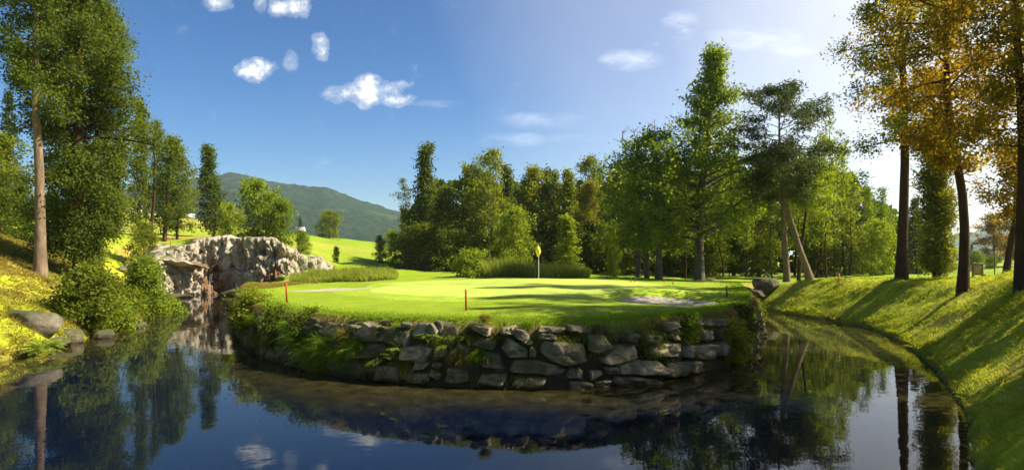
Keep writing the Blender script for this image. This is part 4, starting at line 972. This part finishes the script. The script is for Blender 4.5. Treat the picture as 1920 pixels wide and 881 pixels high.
# wall and bank bushes
def bush(label,base,H,R,seed,leaf,mat,nl=34,lc=26,tw=7,rc=.2,name='shrub',bark='bark_brown',shape='round'):
    tm,cm=tree_meshes('bush_%d'%seed,seed,H,.03,R,shape,nl=nl,tw=tw,lc=lc,leaf=leaf,rc=rc,up=(.0,1.1),r0=.035*max(1,H/1.5),irr=.35,start=.35,droop=.15,limbr=.5)
    uniq(name,label,base,tm,cm,bark,mat,cat='bush')
def wb(px,py): p,nn=wp(px,py,-.05); return (p[0],p[1],p[2])
bush('leafy bush growing from the right end of the wall above the water',wb(1372,676),.95,.62,301,.07,'leaf_mid',rc=.13)
bush('small leafy plant on the upper wall left of the right end bush',wb(1302,640),.55,.32,302,.055,'leaf_light',nl=20,rc=.09)
bush('dark weedy plant on the wall at the far right turn',wb(1404,640),.9,.5,303,.07,'leaf_dark',nl=24,rc=.12)
bush('low leafy weed on the wall in the shade below the bunker',wb(1225,670),.35,.4,304,.05,'leaf_mid',nl=18,rc=.09)
bush('leafy weeds on the shaded left turn of the wall',wb(505,645),.8,.55,305,.06,'leaf_dark',nl=26,rc=.14)
bush('weedy plant above the tall grass patch on the wall',wb(560,625),.4,.4,306,.05,'leaf_mid',nl=18,rc=.1)
bush('weeds hanging at the farthest left corner of the wall by the rock face',wb(458,615),.9,.6,307,.08,'leaf_mid',nl=26,rc=.16)
def gbase(px,D): x=PX(px,D); return (x,D,zf(x,D)-.08)
bush('round leafy bush overhanging the water on the left bank, nearer of two',gbase(165,22.9),1.75,.92,311,.105,'leaf_mid',nl=60,lc=34,tw=9,rc=.24)
bush('smaller sunlit bush joined to the right side of the near round bush',gbase(218,24.9),1.1,.5,312,.10,'leaf_light',nl=34,lc=28,rc=.2)
bush('tall upright bush overhanging the water on the left bank, farther of two',gbase(274,29.8),2.9,.72,313,.11,'leaf_light',nl=64,lc=30,tw=9,rc=.24,shape='oval')
bush('bright low bush at the waterline right of the tall upright bush',gbase(312,32.5),1.15,.65,314,.11,'leaf_light',nl=34,lc=26,rc=.2)
bush('low leafy bush at the left foot of the tall upright bush',gbase(243,27.9),.9,.4,315,.10,'leaf_mid',nl=30,lc=26,rc=.2)
bush('sprawling weedy bush at the channel corner behind the right end of the wall',gbase(1405,33),.7,.6,316,.09,'leaf_mid',nl=24,rc=.14)
# reeds
def reeds(name,label,pxr,Dr,H,n,seed,seg=3):
    rg=np.random.default_rng(seed); px=rg.uniform(*pxr,n); D=rg.uniform(*Dr,n)
    c=rg.uniform(0,1,(70,2))*[pxr[1]-pxr[0],Dr[1]-Dr[0]]+[pxr[0],Dr[0]]
    x=PX(px,D); z=zf(x,D); Dv=rg.normal(0,.13,(n,3)); Dv[:,2]=1
    L=H*rg.uniform(.35,1.1,n)*(.8+.5*fbm(x*1.1,D*1.1,seed=seed)); Dv[:,:2]*=rg.uniform(.8,3.2,n)[:,None]; L=L*(1-.5*np.abs((px-(pxr[0]+pxr[1])/2)/((pxr[1]-pxr[0])/2))**4)*np.where(rg.random(n)<.06,1.35,1)
    t=.5+.5*fbm(x*.8,D*.8,seed=seed+1)+rg.normal(0,.2,n)
    mob(name,blades_mesh(name,np.stack([x,D,z],1),Dv,L,np.full(n,.045),rg.uniform(.02,.25,n),t,rg,seg),M['reed'],label=label,cat='reeds',kind='stuff')
reeds('reeds','dense belt of reeds at the back edge of the green left of the flag',(872,1010),(45,49),1.85,9000,1)
reeds('reeds','shaded reeds at the back of the green right of the flag',(1008,1105),(46,50),1.6,5000,2)
reeds('rushes','green belt of rushes between the rock face and the green',(545,745),(41,49),.95,15000,3)
bush('light leafy bush at the left end of the reed belt',gbase(880,45),1.7,1.0,320,.13,'leaf_light',nl=34,rc=.24)
# ------------------------------------------------------------------ small course furniture
def box(G,c,h,taper=1,ch=.15):
    cx,cy,cz=c; hx,hy,hz=h; b=ch*min(hx,hy)
    ring=lambda x,y,z,b:[(cx-x+b,cy-y,z),(cx+x-b,cy-y,z),(cx+x,cy-y+b,z),(cx+x,cy+y-b,z),(cx+x-b,cy+y,z),(cx-x+b,cy+y,z),(cx-x,cy+y-b,z),(cx-x,cy-y+b,z)]
    R=[ring(hx,hy,cz-hz,b),ring(hx*taper,hy*taper,cz+hz-b,b),ring((hx-b)*taper,(hy-b)*taper,cz+hz,b*.6)]
    v=np.array(sum(R,[])); n=G.n; G.V.append(v); j=np.arange(8)
    for i in range(2): G.Q.append(np.stack([n+i*8+j,n+i*8+(j+1)%8,n+(i+1)*8+(j+1)%8,n+(i+1)*8+j],1))
    f=n+16; G.Q.append(np.array([[f,f+1,f+2,f+3],[f,f+3,f+4,f+7],[f+4,f+5,f+6,f+7]])); f=n; G.Q.append(np.array([[f+3,f+2,f+1,f],[f+7,f+4,f+3,f],[f+7,f+6,f+5,f+4]]))
    G.n+=24
M['red']=plain('red_stake_paint',(.50,.07,.02),.5); M['white']=plain('white_paint',(.75,.74,.70),.4); M['yellow']=leafmat('yellow_flag_cloth',(.75,.68,.05),(.75,.68,.05),.35,(1,1,.8))
M['wood']=plain('brown_stained_wood',(.16,.085,.04),.7,.3); M['dark']=plain('dark_metal',(.04,.04,.04),.5)
M['paper']=plain('faded_notice_panel',(.30,.20,.11),.6,.2)
STK=[(874,582,542,.045,'tall red stake standing on the turf directly above the middle of the wall'),(538,567,530,.05,'red stake at the left front of the green near the rock face'),
 (1245,529,518,.04,'small red stake right beside the oak with the thicker trunk'),(1262,534,521,.04,'small red stake between the oak pair and the tallest oak'),(1190,530,517,.04,'small brown stake left of the oak pair'),
 (1047,523,514,.035,'tiny stake at the back of the green just right of the flagstick'),(1363,556,536,.05,'dark stake at the right back of the green before the split boulder'),
 (1573,531,512,.05,'thin red stake on the bank crest right of the leaning pine'),(320,458,446,.05,'small red stake on the grass above the left part of the rock face'),(769,498,490,.04,'tiny white topped stake on the mound left of the reeds'),
 (1183,530,519,.035,'tiny stake directly beside the brown one left of the oak pair'),(220,441,430,.05,'small red stake on the grass right of the huge dark tree')]
for i,(px,yb,yt,w,lb) in enumerate(STK):
    Dg=20.
    dsc=np.arange(12,75,.1); zz=zf((px-CX)/F*dsc,dsc); pyy=HZ+F*(CAMZ-zz)/dsc; D=float(dsc[np.argmin(np.abs(pyy-yb)+dsc*.001)])
    x=PX(px,D); z=zf(x,D); h=(yb-yt)/F*D; G=Geo(); box(G,(0,0,h/2-.08),(w*.62,w*.5,h/2+.08),.9); me=G.mesh('stake',False)
    o=mob('marker_stake',me,M['red'] if i not in (4,6,5,10) else M['wood'],label=lb,cat='stake',group='marker stakes around the green'); o.location=(x,D,z); o.rotation_euler=(R_(random.uniform(-2,2)),R_(random.uniform(-3,3)),random.uniform(-.5,.5))
# flag
D=36.5; x=PX(1010,D); z=zf(x,D); H=PZ(460,D)-z
fl=empty('golf_flag',(x,D,z),label='yellow flag on a thin pale flagstick standing in the green',cat='flag')
G=Geo(); G.tube([(0,0,-.1),(0,0,H*.45),(0,0,H*.5)],[.016,.016,.015],8); G.tube([(0,0,H*.5),(0,0,H)],[.013,.011],8); mob('pole',G.mesh('pole'),M['white'],fl)
u,v=np.meshgrid(np.linspace(0,1,12),np.linspace(0,1,14)); fx=-.02-.20*u*(1-.35*v)+.17*v*u+.03*np.sin(v*5); hh=.66
fx=.0-.17*u*(.35+.65*np.sin(math.pi*np.clip(v*.9+.05,0,1)))+.16*(1-u)*np.sin(math.pi*np.clip(v,0,1))*.9
fy=.05*np.sin(u*6+v*4); fz=H-.02-hh*v-.05*u
i=(np.arange(13)[:,None]*12+np.arange(11)[None]).ravel()
mob('flag_cloth',mesh_np('flag_cloth',np.stack([fx.ravel(),fy.ravel(),fz.ravel()],1),[np.stack([i,i+1,i+13,i+12],1)],True,{'tint':('FLOAT',np.ones(168)*.5)}),M['yellow'],fl)
G=Geo(); G.tube([(-.02,-.07,H-.26),(-.01,-.075,H-.33),(-.03,-.07,H-.42)],.018,4); mob('flag_mark',G.mesh('flag_mark'),M['dark'],fl)
# notice board on two posts
D=33.; x=PX(1833,D); z=zf(x,D); sb=empty('notice_board',(x,D,z),R_(-12),label='brown wooden notice board on two posts standing on the grass between the right hand trees',cat='notice board')
s_=D/F
for dx in (-7.5,7.5): G=Geo(); box(G,(dx*s_,0,.42),(.045,.045,.55)); mob('post',G.mesh('post',False),M['wood'],sb)
G=Geo(); box(G,(0,0,.62),(7.2*s_,.02,.26)); mob('panel',G.mesh('panel',False),M['paper'],sb)
G=Geo(); box(G,(0,0,.93),(9.5*s_,.09,.03)); mob('top_rail',G.mesh('top_rail',False),M['wood'],sb)
G=Geo(); box(G,(0,0,.33),(8.0*s_,.03,.03)); mob('lower_rail',G.mesh('lower_rail',False),M['wood'],sb)
D=34.; x=PX(1865,D); z=zf(x,D); G=Geo(); G.tube([(0,0,-.1),(0,0,1.2),(0,.01,1.75)],[.035,.03,.03],8); box(G,(0,0,1.78),(.06,.06,.05)); o=mob('wooden_post',G.mesh('wooden_post'),M['wood'],label='thin upright post on the far grass right of the notice board',cat='post'); o.location=(x,D,z)
D=34.; x=PX(1846,D); z=zf(x,D); G=Geo(); box(G,(0,0,.15),(.07,.06,.2)); o=mob('litter_post',G.mesh('litter_post',False),M['dark'],label='short dark post in the grass just right of the notice board',cat='post'); o.location=(x,D,z)
# rake in the bunker
D=20.6; x=PX(1283,D); z=zf(x,D); rk_=empty('bunker_rake',(x,D,z),R_(20),label='bunker rake with pale handle stuck at the right end of the nearest sand bunker',cat='rake')
G=Geo(); G.tube([(0,0,0),(.12,0,.2),(.24,.02,.42)],.012,6); mob('handle',G.mesh('handle'),M['white'],rk_)
G=Geo(); G.tube([(0,-.25,.02),(0,.25,.02)],.015,6)
for k in range(9): G.tube([(0,-.24+.06*k,.02),(0,-.24+.06*k,-.07)],.005,4)
mob('head',G.mesh('head'),M['wood'],rk_)
# farm houses at the crest
M['wallw']=plain('white_render',(.72,.70,.66),.8); M['roofg']=plain('pale_roof',(.55,.50,.45),.7); M['roofd']=plain('grey_roof',(.16,.14,.13),.7); M['glass']=plain('window_glass',(.05,.06,.07),.1)
def house(px,ybase,D,w,d,h,rh,rz,label,roof):
    o=empty('farmhouse',(PX(px,D),D,PZ(ybase,D)-2.0),R_(rz),label=label,cat='house'); h+=2
    G=Geo(); box(G,(0,0,h/2),(w/2,d/2,h/2),1,.01); mob('wall',G.mesh('wall',False),M['wallw'],o)
    a=w/2+.3;b=d/2+.4; V=[(-a,-b,h-.1),(a,-b,h-.1),(a,b,h-.1),(-a,b,h-.1),(-a,0,h+rh),(a,0,h+rh),(-a,-b,h-.3),(a,-b,h-.3),(a,b,h-.3),(-a,b,h-.3)]
    r=mob('roof',mesh_np('roof',V,[[[0,4,3]],[[0,1,5,4]],[[3,4,5,2]],[[1,2,5]],[[6,7,1,0]],[[7,8,2,1]],[[8,9,3,2]],[[9,6,0,3]],[[9,8,7,6]]] and [np.array([[0,4,3],[1,2,5]]),np.array([[0,1,5,4],[3,4,5,2],[6,7,1,0],[7,8,2,1],[8,9,3,2],[9,6,0,3],[9,8,7,6]])]),M[roof],o)
    if rh>1.25: G=Geo(); box(G,(w*.2,0,h+rh*.75),(.2,.2,.5)); mob('chimney',G.mesh('chimney',False),M['wallw'],r)
    for k in (-.3,0,.3): G=Geo(); box(G,(w*k,-d/2-.02,h-.7),(min(.4,w*.1),.03,.35)); mob('window',G.mesh('window',False),M['glass'],o)
house(229,395,150,4.4,4,1.0,1.4,20,'pale roofed farmhouse on the crest just right of the huge dark tree','roofg')
house(243,397,146,4,4,1.2,1.3,-10,'smaller white outbuilding just right of the left hill farmhouse','roofd')
house(352,411,150,2.6,2.4,.6,.8,15,'tiny white hut on the crest behind the fairway right of the leaning crown tree','roofg')
house(563,435,142,1.5,1.4,.5,.7,10,'tiny white hut on the meadow crest above the right end of the rock face','roofg')
# ------------------------------------------------------------------ mountains
def mountain(name,ridge,D0,D1,D2,nc,nr,amp,fs,seed,mat):
    r=np.array(ridge,float); px=np.linspace(r[0,0],r[-1,0],nc); zr=CAMZ-(np.interp(px,r[:,0],r[:,1])-HZ)/F*D1
    k=np.ones(13)/13; zr=np.convolve(np.pad(zr,6,'edge'),k,'valid')
    D=np.concatenate([np.linspace(D0,D1,int(nr*.8)),np.linspace(D1,D2,nr-int(nr*.8)+1)[1:]])
    PXg,Dg=np.meshgrid(px,D); X=PX(PXg,Dg); t=np.clip((Dg-D0)/(D1-D0),0,1); t2=np.clip((Dg-D1)/(D2-D1),0,1)
    prof=(t**1.25)*(1-t2**1.5)
    Z=(zr[None]+0*Dg)*prof+ (fbm(X*.004,Dg*.004,seed=seed)*zr[None]*.09)*np.sin(math.pi*np.clip(t,0,1))
    Z+=amp*fbm(X*fs,Dg*fs,seed=seed+3,o=3)*np.clip(t*4,0,1)+ -12*(1-np.clip(t*6,0,1))
    i=(np.arange(nr-1)[:,None]*nc+np.arange(nc-1)[None]).ravel()
    mob(name,mesh_np(name,np.stack([X,Dg,Z],2).reshape(-1,3),[np.stack([i,i+1,i+1+nc,i+nc],1)],True),mat,kind='structure')
m_,nt,out=newmat('forest_slope'); L=nt.links.new; g=nd(nt,'ShaderNodeNewGeometry')
n1=noise(nt,.09,5,g.outputs['Position'],.7); n2=noise(nt,.006,4,g.outputs['Position'],.6)
r1=ramp(nt,n1.outputs[0],[(.35,(.008,.020,.014)),(.65,(.028,.052,.028))]); r2=ramp(nt,n2.outputs[0],[(.60,(0,0,0)),(.64,(1,1,1))])
c=mixc(nt,mul(nt,r2.outputs[0],.35),r1.outputs[0],(.08,.11,.03)); b=nd(nt,'ShaderNodeBsdfPrincipled'); b.inputs['Roughness'].default_value=1; b.inputs['Specular IOR Level'].default_value=0; L(c,b.inputs['Base Color'])
bp=nd(nt,'ShaderNodeBump'); bp.inputs['Strength'].default_value=1; bp.inputs['Distance'].default_value=4; L(n1.outputs[0],bp.inputs['Height']); L(bp.outputs[0],b.inputs['Normal']); L(b.outputs[0],out.inputs[0])
mountain('mountain',[(-300,400),(-100,392),(0,385),(120,374),(200,360),(300,345),(380,331),(430,323),(470,331),(520,342),(570,349),(610,352),(650,366),(700,383),(745,397),(800,412),(870,440),(960,475)],450,1250,1700,420,150,5,.05,81,m_)
mountain('mountain',[(1500,488),(1640,470),(1720,456),(1790,440),(1850,430),(1920,424),(2050,412),(2200,420)],1200,2400,3000,200,60,10,.03,83,m_)
# ------------------------------------------------------------------ sky, sun, haze, camera
SUN_AZ=87; SUN_EL=45
w=bpy.data.worlds.new('World'); scene.world=w; w.use_nodes=True; nt=w.node_tree; nt.nodes.clear(); L=nt.links.new
out=nd(nt,'ShaderNodeOutputWorld'); bg=nd(nt,'ShaderNodeBackground'); bg.inputs['Strength'].default_value=.075
sky=nd(nt,'ShaderNodeTexSky',sky_type='NISHITA',sun_disc=False,sun_elevation=R_(SUN_EL),sun_rotation=R_(SUN_AZ),altitude=400,air_density=1.0,dust_density=1.8,ozone_density=2.5)
gm_=nd(nt,'ShaderNodeGamma'); gm_.inputs[1].default_value=1.4
hs=nd(nt,'ShaderNodeHueSaturation'); hs.inputs['Saturation'].default_value=1.22; k_=.11; L(mixc(nt,1.0,sky.outputs[0],(k_,k_,k_),'MULTIPLY'),gm_.inputs[0]); sc2=nd(nt,'ShaderNodeVectorMath',operation='SCALE'); sc2.inputs['Scale'].default_value=1/k_; L(gm_.outputs[0],sc2.inputs[0]); L(sc2.outputs[0],hs.inputs['Color'])
tc=nd(nt,'ShaderNodeTexCoord'); sp=nd(nt,'ShaderNodeSeparateXYZ'); L(tc.outputs['Generated'],sp.inputs[0])
ysafe=math_(nt,'MAXIMUM',sp.outputs[1],.05); U=math_(nt,'DIVIDE',sp.outputs[0],ysafe); V_=math_(nt,'DIVIDE',sp.outputs[2],ysafe)
cb=nd(nt,'ShaderNodeCombineXYZ'); L(U,cb.inputs[0]); L(V_,cb.inputs[1])
n1=noise(nt,26,8,cb.outputs[0],.66); n2=noise(nt,7,4,cb.outputs[0],.5)
CLD=[(705,172,62,28,1),(742,186,42,15,1),(690,158,28,20,1),(638,178,34,16,.8),(484,131,38,22,1),(600,88,18,26,.8),(545,14,42,22,.85),(488,10,12,16,.6),(405,8,34,14,.65),(545,116,14,18,.4)]
tot=None
def blob(px,py,rx,ry,a,fac):
    e=math_(nt,'ADD',math_(nt,'POWER',math_(nt,'DIVIDE',math_(nt,'SUBTRACT',U,(px-CX)/F),rx/F),2.0),math_(nt,'POWER',math_(nt,'DIVIDE',math_(nt,'SUBTRACT',V_,(HZ-py)/F),ry/F),2.0))
    e=math_(nt,'SUBTRACT',1.0,e)
    return math_(nt,'MULTIPLY',math_(nt,'ADD',math_(nt,'MAXIMUM',e,-1.0),math_(nt,'MULTIPLY',math_(nt,'SUBTRACT',fac,.5),4.6)),a)
for t in CLD:
    e=blob(*t,n1.outputs[0]); tot=e if tot is None else math_(nt,'MAXIMUM',tot,e)
cm_=ramp(nt,math_(nt,'ADD',mul(nt,tot,.5),.18),[(.06,(0,0,0)),(.30,(.22,.22,.22)),(.85,(.96,.96,.96))]); cm_.color_ramp.interpolation='EASE'
tw_=None
for t in [(1190,112,70,22,.8),(1400,72,110,30,.8),(1280,45,40,40,.7),(1050,225,120,20,.6),(950,262,140,14,.5),(1500,95,90,14,.6),(1090,260,120,12,.5),(820,195,70,10,.5)]:
    e=blob(*t,n2.outputs[0]); tw_=e if tw_ is None else math_(nt,'MAXIMUM',tw_,e)
st=nd(nt,'ShaderNodeMapping'); st.inputs['Scale'].default_value=(1,2.6,1); st.inputs['Rotation'].default_value=(0,0,R_(-18)); L(cb.outputs[0],st.inputs[0]); n3=noise(nt,12,6,st.outputs[0],.65)
wr=ramp(nt,tw_,[(.1,(0,0,0)),(1,(1,1,1))]); nr_=ramp(nt,n3.outputs[0],[(.38,(0,0,0)),(.75,(1,1,1))]); wisp=mul(nt,mul(nt,wr.outputs[0],nr_.outputs[0]),.6)
shade=ramp(nt,n1.outputs[0],[(.38,(3.4,3.9,4.8)),(.62,(6.6,6.5,6.3))])
va,ve=R_(66),R_(14); dt=nd(nt,'ShaderNodeVectorMath',operation='DOT_PRODUCT'); L(tc.outputs['Generated'],dt.inputs[0]); dt.inputs[1].default_value=(math.sin(va)*math.cos(ve),math.cos(va)*math.cos(ve),math.sin(ve))
vn=noise(nt,1.6,6,tc.outputs['Generated'],.6); vf=math_(nt,'ADD',dt.outputs['Value'],mul(nt,math_(nt,'SUBTRACT',vn.outputs[0],.5),.35)); vr=ramp(nt,vf,[(.38,(0,0,0)),(.68,(.22,.22,.22)),(.86,(.62,.62,.62)),(1.0,(.97,.97,.97))])
c0=mixc(nt,vr.outputs[0],hs.outputs[0],(6.6,6.2,5.7)); c=mixc(nt,wisp,c0,(7.5,7.6,8.0)); c=mixc(nt,cm_.outputs[0],c,shade.outputs[0])
L(c,bg.inputs[0]); L(bg.outputs[0],out.inputs[0])
sl=bpy.data.lights.new('sun','SUN'); sl.energy=4.6; sl.angle=R_(.5); sl.color=(1,.93,.78); so=bpy.data.objects.new('sun',sl); col.objects.link(so)
sd=Vector((math.sin(R_(SUN_AZ))*math.cos(R_(SUN_EL)),math.cos(R_(SUN_AZ))*math.cos(R_(SUN_EL)),math.sin(R_(SUN_EL)))); so.rotation_euler=(-sd).to_track_quat('-Z','Y').to_euler(); so.location=(60,-10,60)
HAZE=True
if HAZE:
    m_,nt,out=newmat('haze_air'); v=nd(nt,'ShaderNodeVolumePrincipled'); v.inputs['Color'].default_value=(.78,.88,1,1); v.inputs['Density'].default_value=.00013; v.inputs['Anisotropy'].default_value=.35; nt.links.new(v.outputs[0],out.inputs['Volume'])
    G=Geo(); lo=(-4300,-460,-30); hi=(4300,4700,260)
    Vb=[(x,y,z) for z in (lo[2],hi[2]) for (x,y) in ((lo[0],lo[1]),(hi[0],lo[1]),(hi[0],hi[1]),(lo[0],hi[1]))]
    mob('haze',mesh_np('haze',Vb,[[[3,2,1,0],[4,5,6,7],[0,1,5,4],[1,2,6,5],[2,3,7,6],[3,0,4,7]]]),m_,kind='stuff',label='thin summer haze in the air between here and the mountain',cat='haze')
cd=bpy.data.cameras.new('camera'); cd.sensor_width=36; cd.lens=36*F/1920; cd.shift_y=(HZ-440.5)/1920; cd.clip_start=.1; cd.clip_end=9000
co=bpy.data.objects.new('camera',cd); col.objects.link(co); co.location=(0,0,CAMZ); co.rotation_euler=(R_(90),0,0); scene.camera=co
vs=scene.view_settings; scene.display_settings.display_device='sRGB'; vs.view_transform='Standard'; vs.look='None'; vs.exposure=1.45; vs.gamma=1
cy=scene.cycles; cy.use_denoising=True; cy.max_bounces=8; cy.diffuse_bounces=3; cy.glossy_bounces=3; cy.transmission_bounces=4; cy.transparent_max_bounces=6; cy.volume_bounces=1; cy.sample_clamp_indirect=6; cy.caustics_reflective=False; cy.caustics_refractive=False
